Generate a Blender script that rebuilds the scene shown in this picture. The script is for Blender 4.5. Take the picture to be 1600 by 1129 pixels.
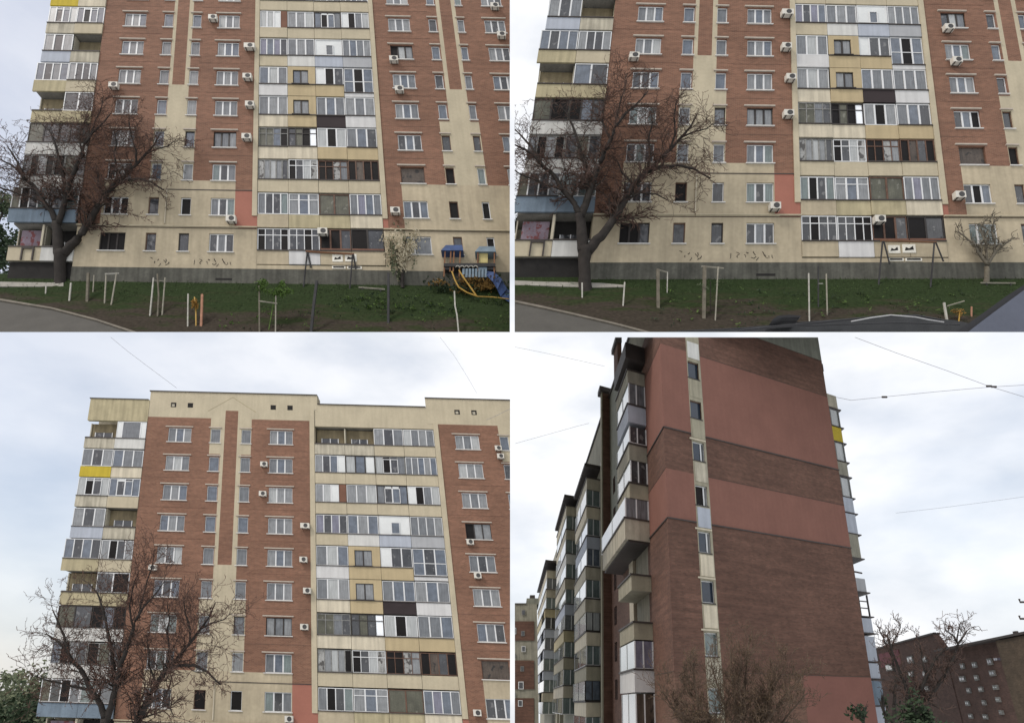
import bpy, bmesh, math, random
from mathutils import Vector, Matrix, noise as mnoise
for o in list(bpy.data.objects): bpy.data.objects.remove(o)
R = math.radians
SC = bpy.context.scene
COL = SC.collection
# ------------------------------------------------------------------ camera
F, CX, CY, PITCH = 1100.0, 800.0, 564.5, R(26)
CAM = Vector((0, 0, 1.6))
cam = bpy.data.cameras.new('camera'); camo = bpy.data.objects.new('camera', cam); COL.objects.link(camo)
cam.sensor_width = 36; cam.lens = F / 1600 * 36; cam.clip_start = .1; cam.clip_end = 3000
camo.location = CAM; camo.rotation_euler = (math.pi / 2 + PITCH, 0, 0)
SC.camera = camo
cp, sp = math.cos(PITCH), math.sin(PITCH)
def c2w(v):                                     # camera axes (right, down, forward) -> world direction
    return Vector((v[0], v[2] * cp + v[1] * sp, -v[1] * cp + v[2] * sp))
def ray(px, py): return c2w(((px - CX) / F, (py - CY) / F, 1.0))
def at(px, py, depth): return CAM + ray(px, py) * depth
RIGHT, FWD = c2w((1, 0, 0)), c2w((0, 0, 1)); UPC = c2w((0, -1, 0)); ZUP = Vector((0, 0, 1))
# ------------------------------------------------------------------ sky and sun
SUN_EL, SUN_AZ = 48, 232                         # azimuth clockwise from the view direction
w = bpy.data.worlds.new('World'); SC.world = w; w.use_nodes = True
nt = w.node_tree; N_ = nt.nodes; L_ = nt.links; N_.clear()
def wn(t, **k):
    n = N_.new(t)
    for a, b in k.items(): setattr(n, a, b)
    return n
out = wn('ShaderNodeOutputWorld'); bg = wn('ShaderNodeBackground'); bg.inputs['Strength'].default_value = .1
sky = wn('ShaderNodeTexSky', sky_type='NISHITA', sun_disc=False)
sky.sun_elevation = R(SUN_EL); sky.sun_rotation = R(SUN_AZ); sky.dust_density = 2.5; sky.air_density = 1.0
tc = wn('ShaderNodeTexCoord'); mp = wn('ShaderNodeMapping'); mp.inputs['Scale'].default_value = (1, 1, 2.2)
n1 = wn('ShaderNodeTexNoise'); n1.inputs['Scale'].default_value = 2.6; n1.inputs['Detail'].default_value = 7; n1.inputs['Roughness'].default_value = .52
n2 = wn('ShaderNodeTexNoise'); n2.inputs['Scale'].default_value = 5.0; n2.inputs['Detail'].default_value = 6
L_.new(tc.outputs['Generated'], mp.inputs[0]); L_.new(mp.outputs[0], n1.inputs[0]); L_.new(mp.outputs[0], n2.inputs[0])
r1 = wn('ShaderNodeValToRGB'); r1.color_ramp.elements[0].position = .30; r1.color_ramp.elements[0].color = (.68,) * 3 + (1,)
r1.color_ramp.elements[1].position = .56; r1.color_ramp.elements[1].color = (.97,) * 3 + (1,)
r2 = wn('ShaderNodeValToRGB'); r2.color_ramp.elements[0].position = .28; r2.color_ramp.elements[0].color = (7.3, 7.8, 8.6, 1)
r2.color_ramp.elements[1].position = .60; r2.color_ramp.elements[1].color = (11.2, 11.2, 11.3, 1)
L_.new(n1.outputs['Fac'], r1.inputs[0]); L_.new(n2.outputs['Fac'], r2.inputs[0])
sx = wn('ShaderNodeSeparateXYZ'); L_.new(tc.outputs['Generated'], sx.inputs[0])
az = wn('ShaderNodeMapRange'); az.inputs[1].default_value = -.62; az.inputs[2].default_value = -.1; az.inputs[3].default_value = .50; az.inputs[4].default_value = 1.0
L_.new(sx.outputs['X'], az.inputs[0])                # cloud cover thins out towards the left
mu = wn('ShaderNodeMath', operation='MULTIPLY'); L_.new(r1.outputs[0], mu.inputs[0]); L_.new(az.outputs[0], mu.inputs[1])
bo = wn('ShaderNodeVectorMath', operation='MULTIPLY'); bo.inputs[1].default_value = (2.15, 1.95, 1.85); L_.new(sky.outputs[0], bo.inputs[0])
mx = wn('ShaderNodeMix', data_type='RGBA')
L_.new(mu.outputs[0], mx.inputs[0]); L_.new(bo.outputs[0], mx.inputs[6]); L_.new(r2.outputs[0], mx.inputs[7])
L_.new(mx.outputs[2], bg.inputs['Color']); L_.new(bg.outputs[0], out.inputs[0])
sl = bpy.data.lights.new('sun', 'SUN'); so = bpy.data.objects.new('sun', sl); COL.objects.link(so)
sl.energy = 1.55; sl.angle = R(9); sl.color = (1, .96, .9)
sd = Vector((math.sin(R(SUN_AZ)) * math.cos(R(SUN_EL)), math.cos(R(SUN_AZ)) * math.cos(R(SUN_EL)), math.sin(R(SUN_EL))))
so.rotation_euler = sd.to_track_quat('Z', 'Y').to_euler()
SC.view_settings.view_transform = 'Standard'; SC.view_settings.look = 'None'
SC.view_settings.exposure = 0; SC.view_settings.gamma = 1; SC.view_settings.use_curve_mapping = False
# ------------------------------------------------------------------ materials
def mat(name, col, rough=.85, var=.15, scale=1.2, streak=0., hband=0., spec=.3, brick=None, coat=0., fold=0., clutter=None, obj=False, metal=0.):
    m = bpy.data.materials.new(name); m.use_nodes = True
    t = m.node_tree; n = t.nodes; l = t.links; b = n['Principled BSDF']
    b.inputs['Roughness'].default_value = rough; b.inputs['Specular IOR Level'].default_value = spec; b.inputs['Metallic'].default_value = metal
    b.inputs['Coat Weight'].default_value = coat; b.inputs['Coat Roughness'].default_value = .03
    if obj:
        c = n.new('ShaderNodeTexCoord').outputs['Object']
    else:
        a = n.new('ShaderNodeAttribute'); a.attribute_name = 'co'; c = a.outputs['Vector']
    oi = n.new('ShaderNodeObjectInfo')
    ad = n.new('ShaderNodeVectorMath'); ad.operation = 'ADD'; l.new(c, ad.inputs[0])
    if fold or clutter:
        sc_ = n.new('ShaderNodeVectorMath'); sc_.operation = 'SCALE'; sc_.inputs['Scale'].default_value = 37
        cb = n.new('ShaderNodeCombineXYZ'); l.new(oi.outputs['Random'], cb.inputs[0]); l.new(oi.outputs['Random'], cb.inputs[1])
        l.new(cb.outputs[0], sc_.inputs[0]); l.new(sc_.outputs[0], ad.inputs[1])
    c = ad.outputs[0]
    def noise_(s, vec=(1, 1, 1), det=4):
        mp = n.new('ShaderNodeMapping'); mp.inputs['Scale'].default_value = vec; l.new(c, mp.inputs[0])
        k = n.new('ShaderNodeTexNoise'); k.inputs['Scale'].default_value = s; k.inputs['Detail'].default_value = det; l.new(mp.outputs[0], k.inputs[0])
        return k.outputs['Fac']
    def scalecol(cur, fac, lo, hi, a=.3, bb=.7):
        mr = n.new('ShaderNodeMapRange'); mr.inputs[1].default_value = a; mr.inputs[2].default_value = bb; mr.inputs[3].default_value = lo; mr.inputs[4].default_value = hi
        l.new(fac, mr.inputs[0])
        v = n.new('ShaderNodeVectorMath'); v.operation = 'SCALE'; l.new(mr.outputs[0], v.inputs['Scale'])
        if isinstance(cur, tuple): v.inputs[0].default_value = cur
        else: l.new(cur, v.inputs[0])
        return v.outputs[0]
    cur = tuple(col)
    if brick:
        bt = n.new('ShaderNodeTexBrick'); l.new(c, bt.inputs[0])
        bt.inputs['Scale'].default_value = 1; bt.inputs['Brick Width'].default_value = .27; bt.inputs['Row Height'].default_value = .085; bt.inputs['Mortar Size'].default_value = .010
        bt.inputs['Color1'].default_value = (*[x * .82 for x in col], 1); bt.inputs['Color2'].default_value = (*[x * 1.18 for x in col], 1); bt.inputs['Mortar'].default_value = (*brick, 1)
        cur = bt.outputs['Color']
        cur = scalecol(cur, noise_(1.1, (.35, 3.4, 1), 5), .87, 1.13)
    if var: cur = scalecol(cur, noise_(scale), 1 - var, 1 + var)
    if var: cur = scalecol(cur, noise_(scale * 9), 1 - var * .5, 1 + var * .5)
    if streak: cur = scalecol(cur, noise_(1.6, (2.2, .16, 1), 5), 1 - streak, 1 + streak * .35, .35, .62)
    if hband: cur = scalecol(cur, noise_(1.2, (.15, 3.2, 1), 4), 1 - hband, 1 + hband)
    if fold: cur = scalecol(cur, noise_(7, (2.6, .12, 1), 2), 1 - fold, 1 + fold * .5)
    if clutter:
        f = noise_(2.2, (1.3, .9, 1), 3); mr = n.new('ShaderNodeMapRange'); mr.inputs[1].default_value = clutter[0]; mr.inputs[2].default_value = clutter[0] + .06; l.new(f, mr.inputs[0])
        mix = n.new('ShaderNodeMix'); mix.data_type = 'RGBA'; l.new(mr.outputs[0], mix.inputs[0]); mix.inputs[7].default_value = (*clutter[1], 1)
        if isinstance(cur, tuple): mix.inputs[6].default_value = (*cur, 1)
        else: l.new(cur, mix.inputs[6])
        cur = mix.outputs[2]
    if isinstance(cur, tuple): b.inputs['Base Color'].default_value = (*cur, 1)
    else: l.new(cur, b.inputs['Base Color'])
    return m
CR = (.425, .375, .268)
MT = dict(
 brick=mat('red_brick', (.178, .086, .054), brick=(.21, .14, .10), var=.12, scale=.35),
 dbrick=mat('backlit_dark_brick', (.112, .056, .040), brick=(.10, .066, .048), var=.2, scale=.22, hband=.14),  # gable brick, its backlit shade put into the base colour
 pink=mat('backlit_pink_render', (.190, .090, .068), var=.07, scale=.5, streak=.04),  # pink of the gable, darkened in colour for the backlight
 salmon=mat('salmon_render', (.30, .125, .09), var=.07, scale=.7),
 c=mat('cream_render', CR, var=.08, scale=.6, streak=.06),
 cb=mat('darker_cream_base', (.39, .335, .235), var=.13, scale=.45, streak=.10),  # darker cream for the lower storeys
 s4=mat('muted_salmon_band', (.175, .080, .062), var=.08, scale=.6),
 c2=mat('pale_cream_panel', (.52, .47, .36), var=.07, streak=.18),
 cg=mat('weathered_cream', (.40, .37, .29), var=.12, streak=.26),
 oc=mat('olive_cream', (.37, .325, .205), var=.10, streak=.18),
 t=mat('tan_cladding', (.40, .325, .195), var=.05, streak=.08),
 w=mat('white_cladding', (.52, .52, .51), var=.05, streak=.10),
 g=mat('grey_cladding', (.34, .35, .36), var=.05, streak=.08),
 gb=mat('blue_grey_cladding', (.36, .39, .44), var=.05, streak=.1),
 sb=mat('steel_blue_cladding', (.15, .195, .24), var=.12, streak=.16),
 pg=mat('pale_grey_cladding', (.53, .53, .50), var=.05, streak=.12),
 db=mat('dark_brown_cladding', (.032, .024, .025), var=.1),
 y=mat('yellow_cladding', (.44, .34, .035), var=.06, streak=.1),
 br=mat('brown_board', (.15, .075, .05), var=.15),
 plinth=mat('grey_plinth', (.080, .080, .066), var=.28, scale=.7, streak=.3),
 cap=mat('dark_metal_cap', (.05, .042, .038), rough=.6),
 joint=mat('dark_joint', (.07, .05, .04)),
 lint=mat('concrete_lintel', (.42, .37, .31), var=.12, scale=3),
 sill=mat('pale_sill', (.58, .57, .54), var=.1, scale=3),
 void=mat('dark_interior', (.014, .013, .012), var=.3),
 soff=mat('stained_concrete', (.20, .19, .165), var=.2, streak=.1),
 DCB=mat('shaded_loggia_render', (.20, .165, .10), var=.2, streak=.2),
 W=mat('white_frame', (.60, .61, .61), rough=.45, var=.05, scale=4, spec=.4),
 K=mat('dark_frame', (.03, .026, .024), rough=.55, var=.2, scale=4),
 B=mat('brown_frame', (.11, .06, .04), rough=.6, var=.25, scale=4),
 G=mat('grey_wood_frame', (.20, .20, .19), rough=.8, var=.25, scale=4),
 ac=mat('ac_white', (.56, .54, .48), rough=.5, var=.08, scale=3, obj=True),
 acd=mat('ac_dark_grille', (.05, .05, .05), rough=.6, obj=True),
)
PM = dict(
 l=mat('pane_light_curtain', (.36, .375, .37), rough=.25, coat=.7, fold=.22, var=.08),
 g=mat('pane_grey_curtain', (.135, .145, .155), rough=.2, coat=.8, fold=.30, var=.15, scale=2),
 m=mat('pane_mid_curtain', (.205, .215, .22), rough=.2, coat=.8, fold=.28, var=.15, scale=2),
 b=mat('pane_blue_grey', (.10, .12, .15), rough=.12, coat=1, fold=.2, var=.25, scale=2),
 d=mat('pane_dark', (.042, .044, .048), rough=.1, coat=.8, fold=.3, var=.3, clutter=(.60, (.12, .12, .12))),
 k=mat('pane_black_opening', (.012, .011, .011), rough=.5, spec=.1, var=.2),
 v=mat('pane_violet_grey', (.16, .16, .21), rough=.15, coat=1, fold=.25, var=.2),  # purple blue reflections put into the pane's own colour
 p=mat('pane_white_panel', (.60, .62, .61), rough=.3, coat=.3, var=.06),
 s=mat('pane_sky_painted', (.86, .90, .93), rough=.15, coat=1, var=.03),  # sky reflection painted as a near white base colour
 o=mat('pane_brown_screen', (.075, .058, .045), rough=.5, coat=.2, fold=.3, var=.3, clutter=(.58, (.02, .018, .016))),
 e=mat('pane_olive_mesh', (.085, .085, .062), rough=.5, coat=.2, fold=.2, var=.3, clutter=(.62, (.16, .16, .13))),
 c=mat('pane_cluttered_loggia', (.30, .30, .285), rough=.3, coat=.5, fold=.35, var=.3, clutter=(.52, (.06, .055, .05))),
 q=mat('pane_navy', (.018, .028, .045), rough=.08, coat=.6, var=.2),
 n=mat('pane_green_grey', (.14, .175, .17), rough=.15, coat=.9, fold=.3, var=.2),
)
# ------------------------------------------------------------------ scene graph helpers
CUR = None                                        # objects of the place being built
ALL = {}
def reg(o): ALL.setdefault(CUR, []).append(o); COL.objects.link(o); return o
def tag(o, label, cat, group=None, kind=None):
    if label: o['label'] = label
    if cat: o['category'] = cat
    if group: o['group'] = group
    if kind: o['kind'] = kind
    return o
def empty(name, loc, label=None, cat=None, group=None):
    o = bpy.data.objects.new(name, None); o.empty_display_size = .3; o.location = loc; reg(o)
    return tag(o, label, cat, group)
class MB:
    def __init__(s): s.v = []; s.f = []; s.co = []; s.mi = []
    def quad(s, pts, cos=None, mi=0):
        k = len(s.v); s.v += [Vector(p) for p in pts]; s.co += list(cos or pts); s.f.append(tuple(range(k, k + len(pts)))); s.mi.append(mi)
    def hexa(s, P, cos=None, mi=0):               # 8 points: bottom ring then top ring
        k = len(s.v); s.v += [Vector(p) for p in P]; s.co += list(cos or P)
        for f in ((0, 3, 2, 1), (4, 5, 6, 7), (0, 1, 5, 4), (1, 2, 6, 5), (2, 3, 7, 6), (3, 0, 4, 7)):
            s.f.append(tuple(k + i for i in f)); s.mi.append(mi)
    def tube(s, pts, rad, n=6, cap=True, mi=0):
        pts = [Vector(p) for p in pts]
        if not hasattr(rad, '__len__'): rad = [rad] * len(pts)
        rings = []
        for i, p in enumerate(pts):
            d = (pts[min(i + 1, len(pts) - 1)] - pts[max(i - 1, 0)])
            if d.length < 1e-9: d = Vector((0, 0, 1))
            d.normalize(); a = d.orthogonal() if abs(d.z) > .9 else d.cross(ZUP); a.normalize(); b = d.cross(a)
            k = len(s.v)
            for j in range(n):
                q = p + (a * math.cos(2 * math.pi * j / n) + b * math.sin(2 * math.pi * j / n)) * rad[i]
                s.v.append(q); s.co.append(q)
            rings.append(k)
        for a, b in zip(rings, rings[1:]):
            for j in range(n):
                s.f.append((a + j, a + (j + 1) % n, b + (j + 1) % n, b + j)); s.mi.append(mi)
        if cap:
            s.f.append(tuple(rings[0] + j for j in reversed(range(n)))); s.mi.append(mi)
            s.f.append(tuple(rings[-1] + j for j in range(n))); s.mi.append(mi)
    def mesh(s, name, mats, origin, smooth=False):
        me = bpy.data.meshes.new(name)
        me.from_pydata([v - origin for v in s.v], [], s.f)
        for m in mats: me.materials.append(m)
        if len(mats) > 1: me.polygons.foreach_set('material_index', s.mi)
        at_ = me.attributes.new('co', 'FLOAT_VECTOR', 'POINT')
        at_.data.foreach_set('vector', [x for c in s.co for x in c])
        if smooth: me.polygons.foreach_set('use_smooth', [True] * len(me.polygons))
        me.validate(); return me
def wloc(o):
    p = o.location.copy()
    while o.parent: o = o.parent; p += o.location
    return p
def put(name, me, origin, parent=None, **k):
    o = bpy.data.objects.new(name, me); o.location = Vector(origin)
    if parent: o.parent = parent; o.location = Vector(origin) - wloc(parent)
    reg(o); return tag(o, k.get('label'), k.get('cat'), k.get('group'), k.get('kind'))
def obj(name, mb, mats, parent=None, origin=None, smooth=False, **k):
    if not isinstance(mats, (list, tuple)): mats = [mats]
    if origin is None:
        if parent: origin = wloc(parent)
        else:
            lo = min(mb.v, key=lambda v: v.z); origin = lo.copy()
    me = mb.mesh(name, mats, Vector(origin), smooth)
    return put(name, me, origin, parent, **k)
class Frame:
    """building coordinates: X along the front, f floors downwards (1 = top floor), w metres out of the front"""
    def __init__(s, a, b, t, S=1.0):
        s.A = c2w(a); s.B = c2w(b); s.T = CAM + c2w(t); n = s.B.cross(s.A)
        n.normalize()
        if n.dot(s.T - CAM) > 0: n = -n
        s.N = n * s.B.length; s.kx = s.A.length / s.B.length; s.cache = {}
    def P(s, X, f, w=0): return s.T + s.A * X + s.B * ((f - 5.5) * 2.8) + s.N * w
    def co(s, X, f, w=0): return (X * s.kx, -f * 2.8, w)
    def box(s, mb, x0, x1, f0, f1, w0, w1, mi=0):
        c = [(x0, f1, w0), (x1, f1, w0), (x1, f1, w1), (x0, f1, w1), (x0, f0, w0), (x1, f0, w0), (x1, f0, w1), (x0, f0, w1)]
        mb.hexa([s.P(*p) for p in c], [s.co(*p) for p in c], mi)
    def quad(s, mb, pts, mi=0): mb.quad([s.P(*p) for p in pts], [s.co(*p) for p in pts], mi)
    def cached(s, key, fn, mats):                 # fn(mb) builds around X=0, f=0
        if key not in s.cache:
            mb = MB(); fn(mb); s.cache[key] = mb.mesh(str(key[0]), mats, s.P(0, 0, 0))
        return s.cache[key]
    def inst(s, name, key, fn, mats, X, f, w, parent, **k):
        me = s.cached(key, fn, mats)
        return put(name, me, s.P(X, f, w), parent, **k)
def boxpart(fr, name, m, parent, *boxes, **k):
    for b in boxes:
        mb = MB(); fr.box(mb, *b); x0, x1, f0, f1, w0, w1 = b
        o = obj(name, mb, m, parent, fr.P((x0 + x1) / 2, f1, w1), **k)
    return o
# ------------------------------------------------------------------ windows, loggias, walls
def window(fr, bld, X0, X1, f0, f1, cols, panes, frame='W', sill='sill', lintel=True, rnd=random, transom=None, wf=-.13, name='window', lintm='lint', ls=.27):
    ft = .052 / fr.kx; fv = .055 / 2.8; W_, H_ = X1 - X0, f1 - f0; MUL = 1.05 if len(panes) < 4 else (.5 if transom else .75)
    ws = [1 / cols] * cols if not isinstance(cols, (list, tuple)) else [c / sum(cols) for c in cols]
    edges = [0]
    for q in ws: edges.append(edges[-1] + q * W_)
    def ff(mb):
        fr.box(mb, 0, W_, 0, fv, -.03, .05); fr.box(mb, 0, W_, H_ - fv, H_, -.03, .05)
        for i, e in enumerate(edges):
            a = 0 if i == 0 else (e - ft if i == len(ws) else e - ft * MUL); b = a + (ft if i in (0, len(ws)) else ft * 2 * MUL)
            fr.box(mb, a, b, fv, H_ - fv, -.03, .047)
        if transom: fr.box(mb, ft, W_ - ft, H_ * transom - fv * .5, H_ * transom + fv * .5, -.03, .044)
    key = ('window', round(W_, 3), round(H_, 3), tuple(ws), frame, transom)
    wo = fr.inst(name, key, ff, [MT[frame]], X0, f0, wf, bld)
    for i, q in enumerate(ws):
        pn = panes[i % len(panes)]
        if rnd.random() < .3: pn = {'g': 'b', 'm': 'g', 'l': 'm', 'b': 'd', 'd': 'k', 'n': 'g'}.get(pn, pn)
        a = edges[i] + (ft if i == 0 else ft * MUL); b = edges[i + 1] - (ft if i == len(ws) - 1 else ft * MUL)
        spans = [(fv, H_ - fv)] if not transom else [(fv, H_ * transom - fv * .5), (H_ * transom + fv * .5, H_ - fv)]
        for si, (g0, g1) in enumerate(spans):
            ti = rnd.uniform(-.012, .012)
            def pf(mb, a=a, b=b, g0=g0, g1=g1): fr.box(mb, 0, b - a, 0, g1 - g0, -.012, .012)
            fr.inst('pane', ('pane', round(b - a, 3), round(g1 - g0, 3), pn), pf, [PM[pn]], X0 + a, f0 + g0, wf + ti, wo)
    if sill:
        fr.inst('sill', ('sill', round(W_, 2), sill), lambda mb: fr.box(mb, -.1, W_ + .1, 0, .022, -.08, .22), [MT[sill]], X0, f1, wf, wo)
    if lintel:
        fr.inst('lintel', ('lintel', round(W_, 2), lintm, ls), lambda mb: fr.box(mb, -ls, W_ + ls * .6, -.062, -.03, .0, .09), [MT[lintm]], X0, f0, .003, wo)
    return wo
def wall(fr, bld, name, m, rects, holes, w0=0., reveal=.24):
    for (x0, x1, f0, f1) in rects:
        mb = MB()
        hs = [h for h in holes if h[0] < x1 - 1e-4 and h[1] > x0 + 1e-4 and h[2] < f1 - 1e-4 and h[3] > f0 + 1e-4]
        xs = sorted({x0, x1} | {v for h in hs for v in h[:2] if x0 < v < x1}); fs = sorted({f0, f1} | {v for h in hs for v in h[2:] if f0 < v < f1})
        for fa, fb in zip(fs, fs[1:]):
            run = None
            for xa, xb in list(zip(xs, xs[1:])) + [(None, None)]:
                solid = xa is not None and not any(h[0] < (xa + xb) / 2 < h[1] and h[2] < (fa + fb) / 2 < h[3] for h in hs)
                if solid: run = (run[0], xb) if run else (xa, xb)
                elif run:
                    fr.quad(mb, [(run[0], fb, w0), (run[1], fb, w0), (run[1], fa, w0), (run[0], fa, w0)]); run = None
        for hx0, hx1, hf0, hf1 in hs:
            a, b, c, d = max(hx0, x0), min(hx1, x1), max(hf0, f0), min(hf1, f1); r = w0 - reveal
            if hx0 >= x0: fr.quad(mb, [(a, d, w0), (a, d, r), (a, c, r), (a, c, w0)])
            if hx1 <= x1: fr.quad(mb, [(b, d, r), (b, d, w0), (b, c, w0), (b, c, r)])
            if hf0 >= f0: fr.quad(mb, [(a, c, w0), (a, c, r), (b, c, r), (b, c, w0)])
            if hf1 <= f1: fr.quad(mb, [(a, d, r), (a, d, w0), (b, d, w0), (b, d, r)])
        if mb.f: obj(name, mb, m, bld, fr.P(x0, f1, w0))
XE = [13.65, 16.43, 19.15, 21.9, 24.78]
# (panel colour, frame, panes, option)
CELLS = {
 1: [('cg', None, '', ''), ('cg', None, '', ''), ('c', 'W', 'mdg', ''), ('c', 'W', 'lmlm', '')],
 2: [('c', 'W', 'mdgp', ''), ('c', 'K', 'lgp', ''), ('c', 'G', 'lddm', 'inner'), ('c', 'W', 'mggmg', '')],
 3: [('c', 'W', 'llp', 'brownstrip'), ('c', 'W', 'lll', ''), ('c', 'K', 'gppg', 'inner'), ('c', 'W', 'pkgl', '')],
 4: [('c', 'W', 'vbvb', ''), ('pg', 'W', 'gmg', ''), ('gb', 'W', 'p', 'vent'), ('g', 'W', 'mggm', '')],
 5: [('w', 'W', 'glg', ''), ('t', 'K', '', 'small'), ('t', 'W', 'pdb', ''), ('w', 'W', 'bdb', 'full')],
 6: [('c2', 'W', 'mlm', ''), ('t', 'K', '', 'small'), ('db', 'W', 'ggg', ''), ('w', 'W', 'mgm', '')],
 7: [('c2', 'G', 'eegd', 'transom'), ('c2', 'K', 'deds', 'transom'), ('t', 'W', 'lkl', ''), ('t', 'W', 'mgb', '')],
 8: [('c', 'G', 'cmlmd', ''), ('c', 'W', 'kdlc', 'transom'), ('c', 'B', 'kkcm', 'transom'), ('c', 'B', 'kodk', '')],
 9: [('cb', 'W', 'nddn', ''), ('oc', 'W', 'mbm', 'transom'), ('oc', 'B', 'ee', ''), ('c2', 'W', 'gvgg', '')],
 10: [('cb', 'W', 'dddd', 'transom'), ('w', 'W', 'dddd', 'transom'), ('cb', 'B', 'kkd', 'clutter'), ('cb', 'K', 'kd', 'clutter')],
}
LX = [-7.7, -4.85, -2.06]
LEFT = {
 1: [('cg', None, '', ''), ('pg', 'W', 'pgp', 'wide')], 2: [('y', 'W', 'mdm', ''), ('c2', 'W', 'gmg', '')],
 3: [('cg', 'W', 'lmml', 'inner'), ('c', 'W', 'gpdg', 'inner')], 4: [('gb', 'W', 'mbm', ''), ('cg', None, '', '')],
 5: [('oc', 'W', 'bdgb', ''), ('c', 'W', 'mdbm', '')], 6: [('oc', None, '', ''), ('oc', 'W', 'bd', '')],
 7: [('pg', 'K', 'ed', ''), ('pg', 'K', 'dbd', '')], 8: [('pg', 'G', 'gdmd', ''), ('pg', 'G', 'ded', '')],
 9: [('sb', 'W', 'eddn', ''), ('sb', 'W', 'nn', '')], 10: [('c', None, '', 'poster'), ('pg', None, '', 'dark')],
}
def cell(fr, bld, r, x0, x1, spec, rnd, wbase=0.):
    pc, fm, panes, opt = spec
    j = rnd.uniform(0, .05); g = .015
    f0, f1, f2 = r - .425, r + .175, r + .555
    full = opt == 'full'
    wp = wbase + j
    # parapet panel
    pt = r + .20 if not full else r + .44
    pname = 'balcony_panel'
    p = boxpart(fr, pname, MT[pc], bld, (x0 + g, x1 - g, pt, f2 + rnd.uniform(-.006, .01), wp - .12, wp))
    if rnd.random() < .85:
        boxpart(fr, 'panel_shadow_line', MT['cap'], p, (x0 + g, x1 - g, pt - .024, pt, wp - .14, wp + .06))  # thin dark ledge, coloured as the shadow line under the glazing
    if opt == 'small':
        hx0, hx1, hf0, hf1 = x0 + (x1 - x0) * .19, x0 + (x1 - x0) * .74, r - .31, r + .17
        wall(fr, bld, 'loggia_wall', MT['t'], [(x0 + g, x1 - g, f0, pt)], [(hx0, hx1, hf0, hf1)], wp, .16)
        window(fr, bld, hx0, hx1, hf0, hf1, 2, 'gm' if r == 5 else 'mm', 'K', 'K', False, rnd, wf=wp - .1, name='loggia_window')
        return
    if fm is None:
        if opt == 'poster':
            boxpart(fr, 'mural_panel', POSTER, bld, (x0 + .5, x1 - .35, f0 + .06, f1 + .0, wbase - .55, wbase - .5))
            boxpart(fr, 'balcony_post', MT['c2'], bld, (x1 - .2, x1 - .02, f0, f1, wbase - .14, wbase - .02))
            mb = MB()
            for b in ((x0 + 1.25, x0 + 1.37, pt + .04, f2), (x0 + 2.2, x0 + 2.32, pt + .04, f2), (x0 + 1.25, x0 + 2.32, pt + .02, pt + .055)): fr.box(mb, *b, wp + .04, wp + .12)
            obj('railing_hoop', mb, MT['cap'], bld, fr.P(x0 + 1.3, f2, wp))
        else:
            boxpart(fr, 'loggia_back_wall', MT['void' if opt == 'dark' else 'DCB'], bld, (x0 + .06, x1 - .06, r - .42, r + .485, -.80, -.70))  # recess shade is put into the back wall's colour
            mb = MB(); fr.box(mb, x0 + .5, x1 - .7, r - .1, r + .19, -.69, -.66)
            b = obj('back_window', mb, PM['d'], bld, fr.P(x0 + .5, r, -.66))
            for q in (.5, (x1 - x0) * .46, x1 - x0 - .75):
                fm2 = MB(); fr.box(fm2, x0 + q, x0 + q + .08, r - .1, r + .19, -.655, -.63)
                obj('back_window_frame', fm2, MT['W'], b, fr.P(x0 + .5, r, -.66))
            boxpart(fr, 'handrail', MT['cap'], bld, (x0 + g, x1 - g, pt - .05, pt - .025, wp - .1, wp - .03))
        return
    gx1 = x1
    if opt == 'brownstrip':
        gx1 = x0 + (x1 - x0) * .77
        boxpart(fr, 'balcony_panel', MT['br'], bld, (gx1 + .01, x1 - g, f0 + .01, pt - .02, wp - .1, wp - .03))
    cols = len(panes); wf = wp - .09
    if opt == 'vent': cols = 1
    if opt == 'wide': cols = [1, 3.4, 1]
    go = window(fr, bld, x0 + .03, gx1 - .03, f0 + rnd.uniform(.0, .02), pt - .02 if not full else r + .40, cols, panes, fm, None, False, rnd,
                transom={'transom': .3, 'full': .55}.get(opt), wf=wf, name='balcony_glazing')
    if opt == 'vent':
        a = x0 + (x1 - x0) * .40; window(fr, bld, a, a + .75, r - .22, r + .15, 1, 'g', 'W', None, False, rnd, wf=wf + .03, name='loggia_window')
    if opt == 'inner':
        a = x0 + (x1 - x0) * .26; window(fr, bld, a, a + (x1 - x0) * .5, r - .33, r + .16, 2, 'db', 'W', None, False, rnd, wf=wf + .035, name='loggia_window')
    if opt == 'clutter':
        boxpart(fr, 'loggia_beam', MT['br'], bld, (x0 + .05, x1 - .05, pt - .07, pt - .03, wf + .05, wf + .13))
def loggias(fr, bld, rows, rnd):
    for r in rows:
        for i, spec in enumerate(CELLS[r]): cell(fr, bld, r, XE[i], XE[i + 1], spec, rnd)
        boxpart(fr, 'floor_slab', MT['soff'], bld, (13.66, 24.77, r + .49, r + .55, -1.68, -.13))
        for x in (16.43, 19.15, 21.9): boxpart(fr, 'loggia_partition', MT['cg'], bld, (x - .05, x + .05, r - .42, r + .485, -1.67, -.2))
    boxpart(fr, 'floor_slab', MT['soff'], bld, (13.66, 24.77, .49, .548, -1.68, -.26))
def bit(rnd, s): return ''.join(rnd.choice(s) for _ in range(3))
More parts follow.
